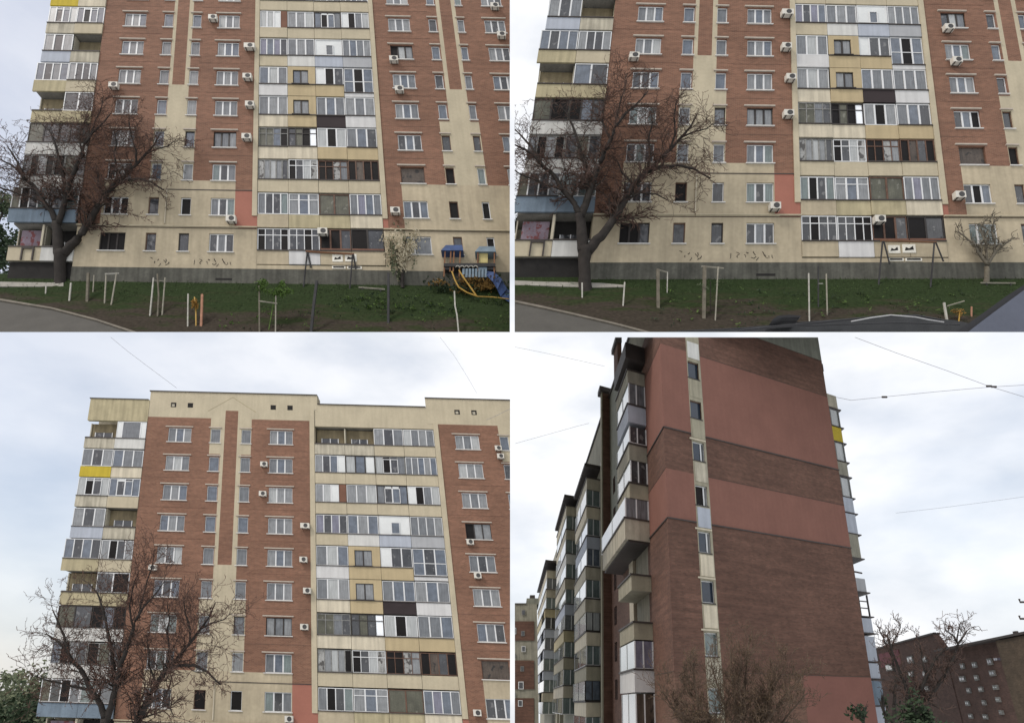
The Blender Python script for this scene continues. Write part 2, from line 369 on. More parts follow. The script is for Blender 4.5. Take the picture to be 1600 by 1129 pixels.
def brick_block(fr, bld, rows, xmax, rnd, left=True, top=True):
    holes = []
    def H(x0, x1, r, cols, panes, frame='W', **k):
        h = (x0, x1, r - .25, r + .25); holes.append(h)
        k.setdefault('lintel', r < 9); window(fr, bld, *h, cols, panes, frame, rnd=rnd, **k)
    for r in rows:
        low = r >= 9
        A = {3: 'gmb', 4: 'gmg', 5: 'mgl', 6: 'bdb', 7: 'nln', 1: 'gbm', 2: 'mlm', 8: 'dnd', 9: 'dbd'}.get(r, 'ddd')
        if r == 10: H(0, 2.2, r, 3, 'ddd', 'K')
        else: H(0, 2.15, r, 3, A)
        D = {7: 'mmm', 10: 'dgd', 9: 'ndn', 3: 'lml', 8: 'nbn'}.get(r, rnd.choice(('mgm', 'gmg', 'mbg')))
        H(9.48, 11.6, r, 3, D, 'K' if r == 7 else 'W')
        H(3.96, 4.87, r, 1, 'd' if low else rnd.choice('gbg'), 'W' if not low else 'B', ls=.18)
        H(6.83, 7.72, r, 1, 'd' if low else rnd.choice('gbm'), 'K' if r in (7, 10) else 'W', ls=.18)
        if xmax > 26:
            E = {4: 'dlm', 5: 'mbn', 7: 'bgd', 8: 'ooo', 9: 'bdb', 10: 'nn'}.get(r, 'mgm' if r > 2 else 'lml')
            H(26.72, 28.92, r, [1, 2.2] if r == 10 else (1 if r == 8 else 3), E, {4: 'K', 8: 'B'}.get(r, 'W'))
        if xmax > 31:
            H(30.86, 31.66, r, 1, 'k' if r == 8 else ('d' if low or r == 7 else 'b'), 'B' if r >= 7 else 'W', ls=.18)
            H(33.82, 34.5, r, 1, 'd' if low or r == 7 else 'gbn'[r % 3], 'B' if r in (7,) else 'W', ls=.18)
        if xmax > 36: H(36.6, 38.7, r, 3, 'gdm' if r % 2 else 'mgb')
    f0 = rows[0] - .5 if rows[0] > 1 else None
    def cl(rects):
        o = []
        for a, b, c, d in rects:
            c2 = max(c, f0) if f0 else c
            b2 = min(b, xmax)
            if d > c2 + 1e-3 and b2 > a + 1e-3: o.append((a, b2, c2, d))
        return o
    def W_(name, m, rects):
        rects = cl(rects)
        if rects: wall(fr, bld, name, MT[m], rects, holes)
    W_('parapet_wall', 'c', [(-2.06, 13.2, -.6, .06), (-2.06, 5.25, .06, .36), (6.45, 13.2, .06, .36), (3.92, 4.93, .36, 1.65), (6.88, 7.75, .36, 1.65),
        (13.2, 13.9, -.6, -.05), (24.3, xmax, -.6, .36), (30.84, 31.8, .36, 1.65), (33.8, 34.6, .36, 1.65)])
    W_('render_strip', 'c', [(4.93, 5.25, .36, 5.25), (6.45, 6.88, .36, 5.25), (4.93, 6.88, 5.25, 6.29), (3.9, 7.76, 6.29, 8.25)])
    W_('render_strip', 'c', [(31.8, 32.2, .36, 5.25), (33.4, 33.8, .36, 5.25), (31.8, 33.8, 5.25, 6.31), (30.82, 34.6, 6.31, 8.27)])
    W_('render_base', 'cb', [(-.15, 11.65, 8.25, 9.6), (26.7, xmax, 8.27, 9.6), (-2.06, 13.65, 9.6, 10.69), (24.8, xmax, 9.6, 10.69)])
    boxpart(fr, 'render_base', MT['cb'], bld, (13.65, 24.8, 10.58, 10.69, -.2, -.01))
    W_('brick_wall', 'brick', [(-2.06, 4.93, 1.65, 6.29), (-2.06, 3.92, .36, 1.65), (-2.06, 3.9, 6.29, 8.25), (-2.06, -.15, 8.25, 9.6)])
    W_('brick_wall', 'brick', [(5.25, 6.45, .06, 5.25)])
    W_('brick_wall', 'brick', [(7.75, 13.2, .36, 1.65), (6.88, 13.2, 1.65, 6.29), (7.76, 13.2, 6.29, 8.25), (11.65, 13.2, 8.25, 8.52)])
    W_('salmon_wall', 'salmon', [(11.65, 13.2, 8.52, 9.6), (13.2, 13.65, 9.25, 9.6)])
    W_('brick_wall', 'brick', [(25.25, 30.84, .36, 1.65), (25.25, 31.8, 1.65, 6.31), (25.25, 30.82, 6.31, 8.27), (25.25, 26.7, 8.27, 9.6)])
    if xmax > 33:
        W_('brick_wall', 'brick', [(32.2, 33.4, .3, 5.25)])
        W_('brick_wall', 'brick', [(34.6, xmax, .36, 1.65), (33.8, xmax, 1.65, 6.31), (34.6, xmax, 6.31, 8.27)])
    t0 = f0 if f0 else .3
    boxpart(fr, 'pilaster', MT['c'], bld, (13.2, 13.64, t0 if f0 else -.05, 9.25, -.6, .07))
    boxpart(fr, 'pilaster', MT['c'], bld, (24.79, 25.25, t0 if f0 else .36, 9.28, -.6, .07))
    boxpart(fr, 'brick_wall', MT['salmon'], bld, (24.8, 25.25, 9.285, 9.6, -.3, -.003))
    loggias(fr, bld, rows, rnd)
    # joints between the storeys of brick, belts
    for r in rows:
        if 1 < r < 8:
            for a, b in ((-2.06, 3.9), (7.78, 13.19), (25.26, min(xmax, 30.8))):
                if b > a: boxpart(fr, 'panel_joint', MT['joint'], bld, (a, b, r + .489, r + .496, -.02, .004))
    if rows[-1] >= 8: boxpart(fr, 'wall_pipe', MT['cap'], bld, (5.4, 13.6, 8.515, 8.535, .003, .03))
    if rows[-1] >= 9:
        boxpart(fr, 'belt_ledge', MT['c'], bld, (-2.1, 13.66, 9.56, 9.585, -.1, .12), (-.3, 12, 9.586, 9.60, -.1, .07))
        boxpart(fr, 'belt_ledge', MT['c'], bld, (24.8, xmax, 9.565, 9.59, -.1, .12))
        boxpart(fr, 'belt_shadow_strip', MT['joint'], bld, (-2.05, 13.6, 9.602, 9.615, -.1, .02), (24.8, xmax, 9.602, 9.615, -.1, .02))  # dark strips painted as the shade below the belt ledges
        boxpart(fr, 'downpipe', MT['c2'], bld, (5.5, 5.58, 8.54, 9.5, .0, .08))
    if rows[-1] == 10:
        boxpart(fr, 'plinth', MT['plinth'], bld, (-2.06, xmax, 10.695, 11.3, -.5, .05)) 
        boxpart(fr, 'undercroft_shade', MT['void'], bld, (-7.5, -2.07, 10.58, 11.35, -.6, -.12))  # dark sheet standing in for the shade under the balconies
        boxpart(fr, 'cellar_vent', MT['void'], bld, (10.2, 11.6, 10.95, 11.0, .04, .062))
    # flank balconies on the left
    for r in rows:
        for i, spec in enumerate(LEFT[r]):
            x0, x1 = LX[i] - (.3 if r in (5, 9) and i == 0 else 0) , LX[i + 1]
            cell(fr, bld, r, x0, x1, spec, rnd, .05 if r != 9 else .25)
        boxpart(fr, 'floor_slab', MT['soff'], bld, (-7.7, -2.07, r + .49, r + .55, -1.68, -.1))
        boxpart(fr, 'loggia_partition', MT['cg'], bld, (-4.9, -4.8, r - .42, r + .485, -1.67, -.15), (-7.66, -7.56, r - .42, r + .485, -1.67, -.6))
    if not f0:
        boxpart(fr, 'parapet_wall', MT['oc'], bld, (-7.72, -2.07, -.26, .55, -.3, .04))
        boxpart(fr, 'parapet_wall', MT['c'], bld, (13.66, 24.78, -.26, .55, -.3, -.02))
        boxpart(fr, 'parapet_cap', MT['cap'], bld, (-2.15, 13.95, -.625, -.6, -.6, .1)); boxpart(fr, 'parapet_cap', MT['cap'], bld, (24.25, xmax, -.625, -.6, -.6, .1))
        boxpart(fr, 'parapet_cap', MT['cap'], bld, (-7.8, -2.16, -.285, -.26, -.5, .12)); boxpart(fr, 'parapet_cap', MT['cap'], bld, (13.96, 24.24, -.285, -.26, -.5, .08))
        for x in (0, 1.6, 9.5, 11.1, 26.95, 28.55):
            v_ = boxpart(fr, 'attic_vent', MT['void'], bld, (x, x + .5, -.19, -.02, -.2, .012))
            if x in (0, 26.95, 28.55): boxpart(fr, 'vent_board', MT['cg'], v_, (x + .1, x + .36, -.13, -.04, .0, .03))
        for s_ in (-1, 1):                         # gable-like seam over the stair strip
            a = fr.P(5.85, -.45, .0); b = fr.P(5.85 + s_ * 2.3, .1, .0)
            mb = MB(); mb.tube([a, b], .018, 4); obj('render_seam', mb, MT['oc'], bld, fr.P(5.85, -.4, 0))
        boxpart(fr, 'bay_return', MT['c'], bld, (24.26, 24.3, -.6, .2, -1.2, -.003)); boxpart(fr, 'bay_return', MT['c'], bld, (13.9, 13.94, -.6, -.0, -1.2, -.003))
    # body behind
    fb = f0 if f0 else -.2
    boxpart(fr, 'back_wall', MT['cg'], bld, (-7.6, xmax, fb, rows[-1] + 1.0 if rows[-1] < 10 else 11.5, -12, -1.7))
    boxpart(fr, 'bay_wall', MT['c'], bld, (-2.07, 13.2, fb, min(rows[-1] + .9, 11.4), -1.69, -.28), (25.2, xmax, fb, min(rows[-1] + .9, 11.4), -1.69, -.28))
def ac_unit(fr, X, f, label, group, w0=.06, sx=1.0):
    o = empty('air_conditioner', fr.P(X, f + .08, w0 + .02), label, 'air conditioner', group)
    hx, hf = .31 / fr.kx * sx, .080
    mb = MB(); fr.box(mb, X - hx, X + hx, f - hf, f + hf, w0, w0 + .34); obj('casing', mb, MT['ac'], o)
    mb = MB(); n = 14; c = (X + hx * .18, f)
    ring = [(c[0] + .18 / fr.kx * math.cos(2 * math.pi * i / n), c[1] + .18 / 2.8 * math.sin(2 * math.pi * i / n), w0 + .352) for i in range(n)]
    fr.quad(mb, ring)
    for i in range(n):
        a, b = ring[i], ring[(i + 1) % n]; fr.quad(mb, [a, b, (b[0], b[1], w0 + .33), (a[0], a[1], w0 + .33)])
    obj('fan_grille', mb, MT['acd'], o)
    for k in (-.65, .65):
        mb = MB(); fr.box(mb, X + hx * (k - .05), X + hx * (k + .05), f + hf, f + hf + .02, w0 - .06, w0 + .36); obj('bracket', mb, MT['cap'], o)
POSTER = mat('mural_print', (.20, .16, .19), var=.25, scale=1.5, clutter=(.52, (.17, .06, .06)))
def scaled(k, *v): return Frame(*[tuple(c * k for c in q) for q in v])
FR = [scaled(1.15, (0.84960,0.00908,0.01478),(0.14720,1.05127,-0.44234),(-32.42959,-22.15545,57.74092)),
      scaled(1.15, (0.95872,-0.00855,0.05851),(-0.16181,1.14747,-0.46866),(9.59517,-23.47355,55.33702)),
      scaled(.87, (0.85324,0.02125,-0.01081),(0.12311,0.73740,-0.40445),(-25.70334,15.07907,50.70910))]
PANEL = {1: (-60, 796.6, -60, 518.6), 2: (804.2, 1680, -60, 518.6), 3: (-60, 797, 526.6, 1220), 4: (804.4, 1680, 526.8, 1220)}
# ================================================================== the three views of the long block
ORD = {1: 'tenth', 2: 'ninth', 3: 'eighth', 4: 'seventh', 5: 'sixth', 6: 'fifth', 7: 'fourth', 8: 'third', 9: 'second', 10: 'ground'}
ACS = [(9.1, 2.0, 'left of the {} floor window, upper unit'), (9.05, 3.0, 'left of the {} floor window'), (12.8, 4.0, 'on the pilaster edge, {} floor'),
       (12.65, 5.05, 'on brick beside the pilaster, {} floor'), (12.95, 5.97, 'half against the pilaster, {} floor'), (12.7, 7.0, 'on brick, {} floor'),
       (-.1, 5.42, 'under the left window, {} floor'), (27.0, 4.36, 'under the dark framed window, {} floor'), (27.3, 5.38, 'under the window right of loggias, {} floor'),
       (26.0, 9.12, 'on the brick strip, {} floor'), (11.5, 9.42, 'beside the salmon patch, {} floor'), (19.5, 9.73, 'between dark {} floor loggias'),
       (38.1, 3.42, 'at the right edge, {} floor'), (37.9, 2.35, 'at the top right edge, {} floor'), (30.6, 1.22, 'at the right edge, under the roof'), (30.7, 1.5, 'at the right edge, lower of two')]
def building(i, rows, xmax, label, acs, where):
    global CUR
    CUR = i; fr = FR[i - 1]; rnd = random.Random(7)
    b = empty('apartment_building', fr.P(10, 11.05 if rows[-1] == 10 else 10.2, -2), label, 'building')
    brick_block(fr, b, rows, xmax, rnd)
    for k in acs:
        X, f, t = ACS[k]
        r = min(10, max(1, round(f)))
        ac_unit(fr, X, f, 'air conditioner ' + t.format(ORD[r]) + ', ' + where, 'air conditioners on the block, ' + where, sx=1.25 if k == 2 else 1, w0=.1)
    return b
building(1, range(2, 11), 42.5, 'brown brick and cream apartment block behind the blue roofed playground, upper left', [2, 3, 4, 5, 6, 7, 8, 9, 10, 11, 12, 13, 1], 'upper left view')
building(2, range(3, 11), 36, 'brown brick and cream apartment block behind the swing frame, upper right', [2, 3, 4, 5, 6, 7, 8, 9, 10, 11], 'upper right view')
building(3, range(1, 11), 33.4, 'brick and cream apartment block with its roof parapet against the pale sky, lower left', [0, 1, 2, 3, 4, 5, 6, 7, 8, 9, 10, 14, 15], 'lower left view')
# ================================================================== ground, trees and small things
BARK = mat('bark', (.026, .022, .019), var=.3, scale=2, obj=True)
TWIG = mat('twig', (.036, .029, .024), var=.2, obj=True)
TWIGR = mat('reddish_fine_twig', (.075, .046, .036), var=.25, obj=True)
BUD = mat('brown_buds', (.12, .060, .042), var=.3, obj=True)
WOODP = mat('pale_stake_wood', (.25, .235, .19), var=.2, scale=3, obj=True)
WHITEP = mat('white_stake_paint', (.36, .35, .31), var=.2, scale=3, obj=True)
WOODB = mat('weathered_stake', (.125, .112, .085), var=.25, scale=3, obj=True)
PINKW = mat('reddish_plank', (.33, .17, .11), var=.2, scale=3, obj=True)
DPOST = mat('dark_post_paint', (.035, .035, .036), var=.25, obj=True)
RUST = mat('rusty_bar', (.17, .085, .045), var=.25, obj=True)
LEAFG = mat('fresh_leaf', (.07, .12, .025), var=.35, scale=5, obj=True)
LEAFD = mat('dark_evergreen_leaf', (.025, .043, .020), var=.45, scale=2, obj=True)
LEAFP = mat('pale_spring_leaf', (.13, .15, .09), var=.4, scale=2, obj=True)
LEAFO = mat('amber_leaf', (.26, .14, .03), var=.35, scale=5, obj=True)
LEAFR = mat('rusty_brush', (.21, .125, .035), var=.4, scale=3, obj=True)
BLOS = mat('cream_blossom', (.50, .45, .33), var=.2, scale=5, obj=True)
BLUE = mat('blue_plastic', (.035, .065, .16), rough=.45, var=.2, scale=2, obj=True)
BLUEG = mat('faded_blue_board', (.14, .19, .23), rough=.6, var=.2, scale=2, obj=True)
YEL = mat('yellow_bar', (.38, .24, .05), rough=.5, var=.2, obj=True)
YELP = mat('faded_yellow_board', (.44, .38, .17), var=.15, obj=True)
ASPH = mat('asphalt', (.075, .072, .064), var=.12, scale=.7)
KERB = mat('kerb_stone', (.15, .135, .11), var=.2, scale=2)
PATHM = mat('pale_path', (.26, .25, .22), var=.15, scale=1.2)
CARB = mat('black_car_trim', (.018, .018, .02), rough=.45, var=.2, obj=True)
CARP = mat('grey_blue_car_panel', (.085, .095, .125), rough=.5, var=.08, obj=True)
CARM = mat('wiper_highlight_tone', (.45, .45, .45), rough=.35, var=.1, obj=True)
WIRE = mat('cable_rubber', (.22, .22, .24), rough=.7, var=0, obj=True)
PATCH = mat('whitewash', (.68, .66, .58), var=.1)
def lawn_mat():
    m = bpy.data.materials.new('lawn_grass_and_soil'); m.use_nodes = True; t = m.node_tree; n = t.nodes; l = t.links; b = n['Principled BSDF']; b.inputs['Roughness'].default_value = .95; b.inputs['Specular IOR Level'].default_value = .1
    a = n.new('ShaderNodeAttribute'); a.attribute_name = 'co'; s = n.new('ShaderNodeSeparateXYZ'); l.new(a.outputs['Vector'], s.inputs[0])
    k = n.new('ShaderNodeTexNoise'); k.inputs['Scale'].default_value = .55; k.inputs['Detail'].default_value = 6; k.inputs['Roughness'].default_value = .65
    mp = n.new('ShaderNodeMapping'); mp.inputs['Scale'].default_value = (.45, 1.5, 1); l.new(a.outputs['Vector'], mp.inputs[0]); l.new(mp.outputs[0], k.inputs[0])
    k2 = n.new('ShaderNodeTexNoise'); k2.inputs['Scale'].default_value = 5; k2.inputs['Detail'].default_value = 5; l.new(a.outputs['Vector'], k2.inputs[0])
    # trodden soil grows away from the wall and towards the road end
    def math_(op, x, y):
        q = n.new('ShaderNodeMath'); q.operation = op
        for i, v in enumerate((x, y)):
            if isinstance(v, (int, float)): q.inputs[i].default_value = v
            else: l.new(v, q.inputs[i])
        return q.outputs[0]
    soil = math_('MULTIPLY', math_('MULTIPLY', s.outputs['Y'], -1), -.105)
    soil = math_('SUBTRACT', soil, math_('MULTIPLY', s.outputs['X'], .016)); soil = math_('ADD', soil, .19)
    soil = math_('ADD', soil, math_('MULTIPLY', math_('SUBTRACT', k.outputs['Fac'], .5), 1.9))
    r = n.new('ShaderNodeValToRGB'); r.color_ramp.elements[0].position = .38; r.color_ramp.elements[1].position = .72
    r.color_ramp.elements[0].color = (.021, .034, .012, 1); r.color_ramp.elements[1].color = (.040, .033, .025, 1)
    e = r.color_ramp.elements.new(.55); e.color = (.028, .034, .015, 1)
    l.new(soil, r.inputs[0])
    v = n.new('ShaderNodeVectorMath'); v.operation = 'SCALE'; l.new(r.outputs[0], v.inputs[0]); l.new(math_('ADD', math_('MULTIPLY', k2.outputs['Fac'], 1.5), .25), v.inputs['Scale'])
    l.new(v.outputs[0], b.inputs['Base Color']); return m
LAWN = lawn_mat(); GRASS = mat('grass_blades', (.030, .048, .016), var=.4, scale=.6, obj=True)
def atv(px, py, Y): r = ray(px, py); return CAM + r * (Y / r.y)
class Ground:
    def __init__(s, fr, slope):
        s.fr = fr; s.O = fr.P(0, 11.05, 0); h = fr.N.copy(); h.z = 0; h.normalize()
        s.G = h * math.cos(R(slope)) - ZUP * math.sin(R(slope)); s.A = fr.A; s.n = s.A.cross(s.G).normalized()
        if s.n.z < 0: s.n = -s.n
    def px(s, x, y, lift=0):
        r = ray(x, y); O = s.O + s.n * lift
        return CAM + r * ((O - CAM).dot(s.n) / r.dot(s.n))
    def uv(s, p):
        q = p - s.O; m = Matrix((s.A, s.G, s.n)).transposed().inverted(); return m @ q
    def pt(s, X, g, lift=0): return s.O + s.A * X + s.G * g + s.n * lift
GR = {1: Ground(FR[0], 58), 2: Ground(FR[1], 58)}
def lawn(i, X0, X1, g1, label):
    global CUR
    CUR = i; gr = GR[i]; mb = MB(); nx, ng = 150, 64; k = gr.fr.kx
    for a in range(nx + 1):
        for b in range(ng + 1):
            X = X0 + (X1 - X0) * a / nx; g = -1.2 + (g1 + 1.2) * b / ng
            h = (mnoise.noise(Vector((X * .5, g * 1.1, i * 9))) * .10 + mnoise.noise(Vector((X * 1.7, g * 3, i * 5))) * .05) * min(1, max(0, g))
            mb.v.append(gr.pt(X, g, h)); mb.co.append((X * k, g, 0))
    for a in range(nx):
        for b in range(ng):
            q = a * (ng + 1) + b; mb.f.append((q, q + ng + 1, q + ng + 2, q + 1)); mb.mi.append(0)
    obj('lawn', mb, LAWN, origin=gr.pt(12, 3), smooth=True, kind='structure')
    mb = MB(); rnd = random.Random(i)
    for _ in range(14000):
        X = rnd.uniform(X0, X1); g = rnd.random() ** 1.3 * g1
        dens = .8 - g * .17 + X * .012 + (mnoise.noise(Vector((X * .35, g * 1.2, 3))) * 1.0)
        if rnd.random() > dens: continue
        p = gr.pt(X, g, .0); h = rnd.uniform(.08, .24); a = rnd.uniform(0, 6.28); d = Vector((math.cos(a), math.sin(a), 0)) * rnd.uniform(.02, .05)
        mb.quad([p - d, p + d, p + ZUP * h + Vector((rnd.uniform(-.08, .08), rnd.uniform(-.08, .08), 0))])
    obj('grass', mb, GRASS, origin=gr.pt(12, 3), kind='stuff')
lawn(1, -16, 43, 14, ''); lawn(2, -14, 40, 14, '')
def ground_strip(i, name, pts, m, lift, thick, kind='structure'):
    global CUR
    CUR = i; gr = GR[i]; mb = MB()
    top = [gr.px(x, y, lift) for x, y in pts]; cos = [tuple(gr.uv(p)) for p in top]
    if thick:
        bot = [p - gr.n * thick for p in top]; k = len(top)
        mb.quad(top, cos); mb.quad(list(reversed(bot)), list(reversed(cos)))
        for j in range(k): mb.quad([top[j], bot[j], bot[(j + 1) % k], top[(j + 1) % k]], [cos[j], cos[j], cos[(j + 1) % k], cos[(j + 1) % k]])
    else: mb.quad(top, cos)
    return obj(name, mb, m, origin=top[0], kind=kind)
ground_strip(1, 'road', [(-60, 462), (0, 469), (80, 482), (150, 500), (210, 520), (230, 530), (-60, 540)], ASPH, .17, .1)
ground_strip(1, 'kerb', [(-60, 459), (0, 466), (80, 479.5), (150, 497.5), (210, 517), (236, 528), (230, 530), (210, 520), (150, 500), (80, 482), (0, 469), (-60, 462)], KERB, .28, .2)
ground_strip(1, 'path', [(-60, 439), (60, 441), (99, 441.5), (99, 447), (60, 447.5), (-60, 447)], PATHM, .05, .1)
ground_strip(2, 'road', [(780, 466), (804, 471.5), (850, 481), (900, 492), (960, 506), (1010, 519), (1040, 530), (780, 540)], ASPH, .17, .1)
ground_strip(2, 'kerb', [(780, 463), (804, 468.5), (850, 478), (900, 489.5), (960, 503.5), (1010, 516.5), (1046, 527), (1040, 530), (1010, 519), (960, 506), (900, 492), (850, 481), (804, 471.5), (780, 466)], KERB, .28, .2)
ground_strip(2, 'path', [(780, 437), (850, 440), (907, 441), (940, 442), (975, 445), (975, 448), (930, 448.5), (907, 448.5), (850, 446), (780, 444.5)], PATHM, .05, .1)
def prad(wpx, p): return wpx / 2 * (p - CAM).dot(FWD) / F
# ---- trees from drawn limbs
LIMBS = [  # (points in the upper right view, radii) the two stems, then the main boughs
 ([(914, 478), (914, 462), (913, 440), (912, 415), (913, 392)], [13, 11, 9.5, 9.5, 12]),
 ([(911, 398), (909, 375), (908, 355), (905, 335)], [9, 9, 8, 7]),
 ([(917, 398), (926, 388), (944, 366), (962, 338), (976, 312), (992, 284), (1012, 260), (1032, 240), (1050, 220), (1070, 196), (1087, 175), (1098, 152)], [9.5, 8, 6.8, 6.2, 5.6, 5, 4.4, 3.2, 2.7, 2.2, 1.6, .9]),
 ([(1012, 260), (1035, 252), (1060, 250), (1085, 258), (1108, 276)], [3, 2.6, 2.2, 1.8, 1.2]),
 ([(905, 335), (898, 316), (880, 292), (865, 265), (848, 249), (832, 226), (815, 214), (798, 206)], [5.5, 4.6, 4, 3.5, 3, 2.4, 1.8, 1]),
 ([(848, 250), (835, 222), (825, 206), (812, 188), (800, 172)], [2.6, 2.2, 1.9, 1.5, .9]),
 ([(906, 337), (914, 318), (920, 290), (917, 262), (914, 240), (907, 212), (900, 185), (893, 163), (884, 142), (866, 124)], [5, 4.6, 4, 3.4, 3, 2.6, 2.2, 1.8, 1.4, .8]),
 ([(908, 340), (918, 310), (926, 280), (934, 250), (945, 225), (956, 200), (963, 178), (982, 152), (1000, 134), (1016, 114)], [5.5, 5, 4.6, 4.2, 3.6, 3, 2.4, 1.9, 1.4, .8]),
 ([(956, 200), (948, 180), (943, 158), (948, 130), (955, 105)], [2.2, 1.9, 1.5, 1.1, .7]),
 ([(963, 178), (968, 150), (975, 120), (984, 90), (986, 66)], [1.8, 1.5, 1.2, .9, .6]),
 ([(1050, 220), (1058, 195), (1055, 165), (1058, 138)], [2, 1.7, 1.3, .8]),
 ([(1070, 196), (1092, 185), (1112, 180), (1126, 170)], [1.6, 1.3, 1, .6]),
 ([(1012, 260), (1018, 230), (1016, 200), (1022, 172), (1020, 150)], [2.2, 1.9, 1.5, 1.2, .7]),
 ([(992, 284), (975, 258), (970, 235), (962, 222)], [1.8, 1.5, 1.2, .8]),
 ([(880, 292), (856, 285), (836, 277), (815, 270), (800, 262)], [2.2, 1.9, 1.6, 1.3, .8]),
 ([(976, 312), (1000, 300), (1022, 305), (1036, 318)], [1.6, 1.4, 1.1, .7]),
]
def limb_mesh(limbs, rnd, S, spawn=12, blen=(26, 80), skip=2, twist=.5, up=.35, z_amp=45, tw=1., minr=.42, trunkskip=()):
    """returns (trunk polylines, twig polylines) in picture-sized local units x right, y up, z towards the viewer"""
    T, W, B = [], [], []
    for li, (pts, rad) in enumerate(limbs):
        zz = rnd.uniform(-1, 1) * z_amp
        P = [Vector((x - S[0], S[1] - y, 0)) for x, y in pts]
        if li >= 3:
            for k, p in enumerate(P): p.z = zz * k / len(P)
        Q, QR = [], []
        for k in range(len(P) - 1):
            for q in range(3):
                t = q / 3; Q.append(P[k].lerp(P[k + 1], t) + (Vector((rnd.gauss(0, .5), rnd.gauss(0, .5), 0)) if q else Vector())); QR.append(rad[k] * (1 - t) + rad[k + 1] * t)
        Q.append(P[-1]); QR.append(rad[-1]); T.append((Q, QR))
        if li in trunkskip: continue
        acc = 0; tot = sum((Q[k + 1] - Q[k]).length for k in range(len(Q) - 1)); run = 0
        for k in range(len(Q) - 1):
            sl_ = (Q[k + 1] - Q[k]).length; run += sl_; acc += sl_
            if run < tot * .22: continue
            while acc > spawn * .6:
                acc -= spawn * .6
                d = (Q[k + 1] - Q[k]).normalized()
                grow(rnd, Q[k], d, rnd.uniform(*blen) * (1 - .35 * run / tot), max(.55, QR[k] * .42) * tw, 0, W, B, up, minr)
        grow(rnd, Q[-1], (Q[-1] - Q[-2]).normalized(), blen[1] * .5, .7 * tw, 0, W, B, up, minr)
    return T, W, B
def grow(rnd, p, d, L, r, lev, W, B, up, minr):
    v = Vector((rnd.gauss(0, 1), rnd.gauss(0, 1), rnd.gauss(0, .8)))
    v = (v - d * v.dot(d)).normalized(); a = rnd.uniform(.5, 1.25)
    d = (d * math.cos(a) + v * math.sin(a)).normalized(); d = (d + Vector((0, up, 0))).normalized()
    n = max(3, int(L / 7)); pts = [p.copy()]; rr = [r]
    for k in range(n):
        d = (d + Vector((rnd.gauss(0, .26), rnd.gauss(0, .26) + up * .06, rnd.gauss(0, .2)))).normalized()
        p = p + d * (L / n); pts.append(p.copy()); rr.append(max(minr, r * (1 - .8 * (k + 1) / n)))
        if lev < 2 and k >= 0:
            for _ in range(2 if lev == 0 else 1):
                if rnd.random() < .62: grow(rnd, p, d, L * rnd.uniform(.22, .5) if lev == 0 else rnd.uniform(5, 12), max(minr, r * .6), lev + 1, W, B, up, minr)
        if lev >= 1 and rnd.random() < .65: B.append(p.copy())
    W.append((pts, rr, lev))
def plant_tree(i, name, label, cat, local, S_world, scale, group=None, buds=True, bark=None, twig=None, bud=None, nside=7):
    global CUR
    CUR = i; T, W, B = local; px = scale * (S_world - CAM).dot(FWD) / F
    ey = (UPC * .35 + ZUP * .65).normalized(); q_ = S_world - CAM; ey = ey + RIGHT * (ey.dot(FWD) * q_.dot(RIGHT) / q_.dot(FWD))
    ex, ey, ez = RIGHT * px, ey * px, (-FWD) * px
    M3 = Matrix((ex, ey, ez)).transposed()
    base = S_world + M3 @ T[0][0][0]
    e = empty(name, base, label, cat, group)
    mb = MB()
    for P, r in T: mb.tube([S_world + M3 @ p for p in P], [max(q, .5) * px for q in r], nside)
    obj('trunk', mb, bark or BARK, e, smooth=True)
    mb = MB(); rnd = random.Random(4)
    for P, r, lv in W: mb.tube([S_world + M3 @ p for p in P], [q * px for q in r], 3, cap=False, mi=0 if lv == 0 else 2)
    for b in B if buds else ():
        c = S_world + M3 @ b; s_ = rnd.uniform(.5, 1.15) * px
        a = Vector((rnd.gauss(0, 1), rnd.gauss(0, 1), rnd.gauss(0, 1))).normalized(); o_ = a.orthogonal().normalized()
        mb.quad([c + o_ * s_, c - o_ * s_, c + a * s_ * 1.6], mi=1)
    obj('crown', mb, [twig or TWIG, bud or BUD, twig or TWIGR], e)
    return e
big = limb_mesh(LIMBS, random.Random(11), (905, 335), trunkskip=(0, 1), spawn=10.5, blen=(28, 90), minr=.28, tw=.72, up=.12)
def spx(i, x, y, base): gp = GR[i].px(*base); return atv(x, y, gp.y)
plant_tree(1, 'bare_tree', 'big forked bare tree in front of the stacked balconies, upper left view', 'tree', big, spx(1, 87.5, 347, (96, 452)), .88)
plant_tree(2, 'bare_tree', 'big forked bare tree beside the pale path and road, upper right view', 'tree', big, spx(2, 905, 335, (914, 466)), 1.0)
plant_tree(3, 'bare_tree', 'big forked bare tree crown against sky and balconies, lower left view', 'tree', big, at(164, 1121, 35.5), .935)
# ---- leafy masses
def leaves(mb, c, rx, ry, rz, n, size, rnd, mi=0, cone=0):
    cl = [(Vector((rnd.gauss(0, .5), rnd.gauss(0, .5), rnd.gauss(0, .5))), rnd.uniform(.25, .5)) for _ in range(max(4, n // 60))]
    for _ in range(n):
        b, s_ = rnd.choice(cl); q = b + Vector((rnd.gauss(0, 1), rnd.gauss(0, 1), rnd.gauss(0, 1))) * s_ * .55
        if cone: k = .45 + .55 * (q.z + 1) / 2 if cone > 0 else 1.1 - .75 * (q.z + 1) / 2; q.x *= k; q.y *= k
        p = c + RIGHT * (q.x * rx) + Vector((0, 1, 0)) * (q.y * ry) + ZUP * (q.z * rz)
        a = Vector((rnd.gauss(0, 1), rnd.gauss(0, 1), rnd.gauss(0, 1))).normalized(); o_ = a.orthogonal().normalized(); s2 = size * rnd.uniform(.6, 1.3)
        mb.quad([p + a * s2, p + o_ * s2 * .55, p - a * s2, p - o_ * s2 * .55], mi=mi)
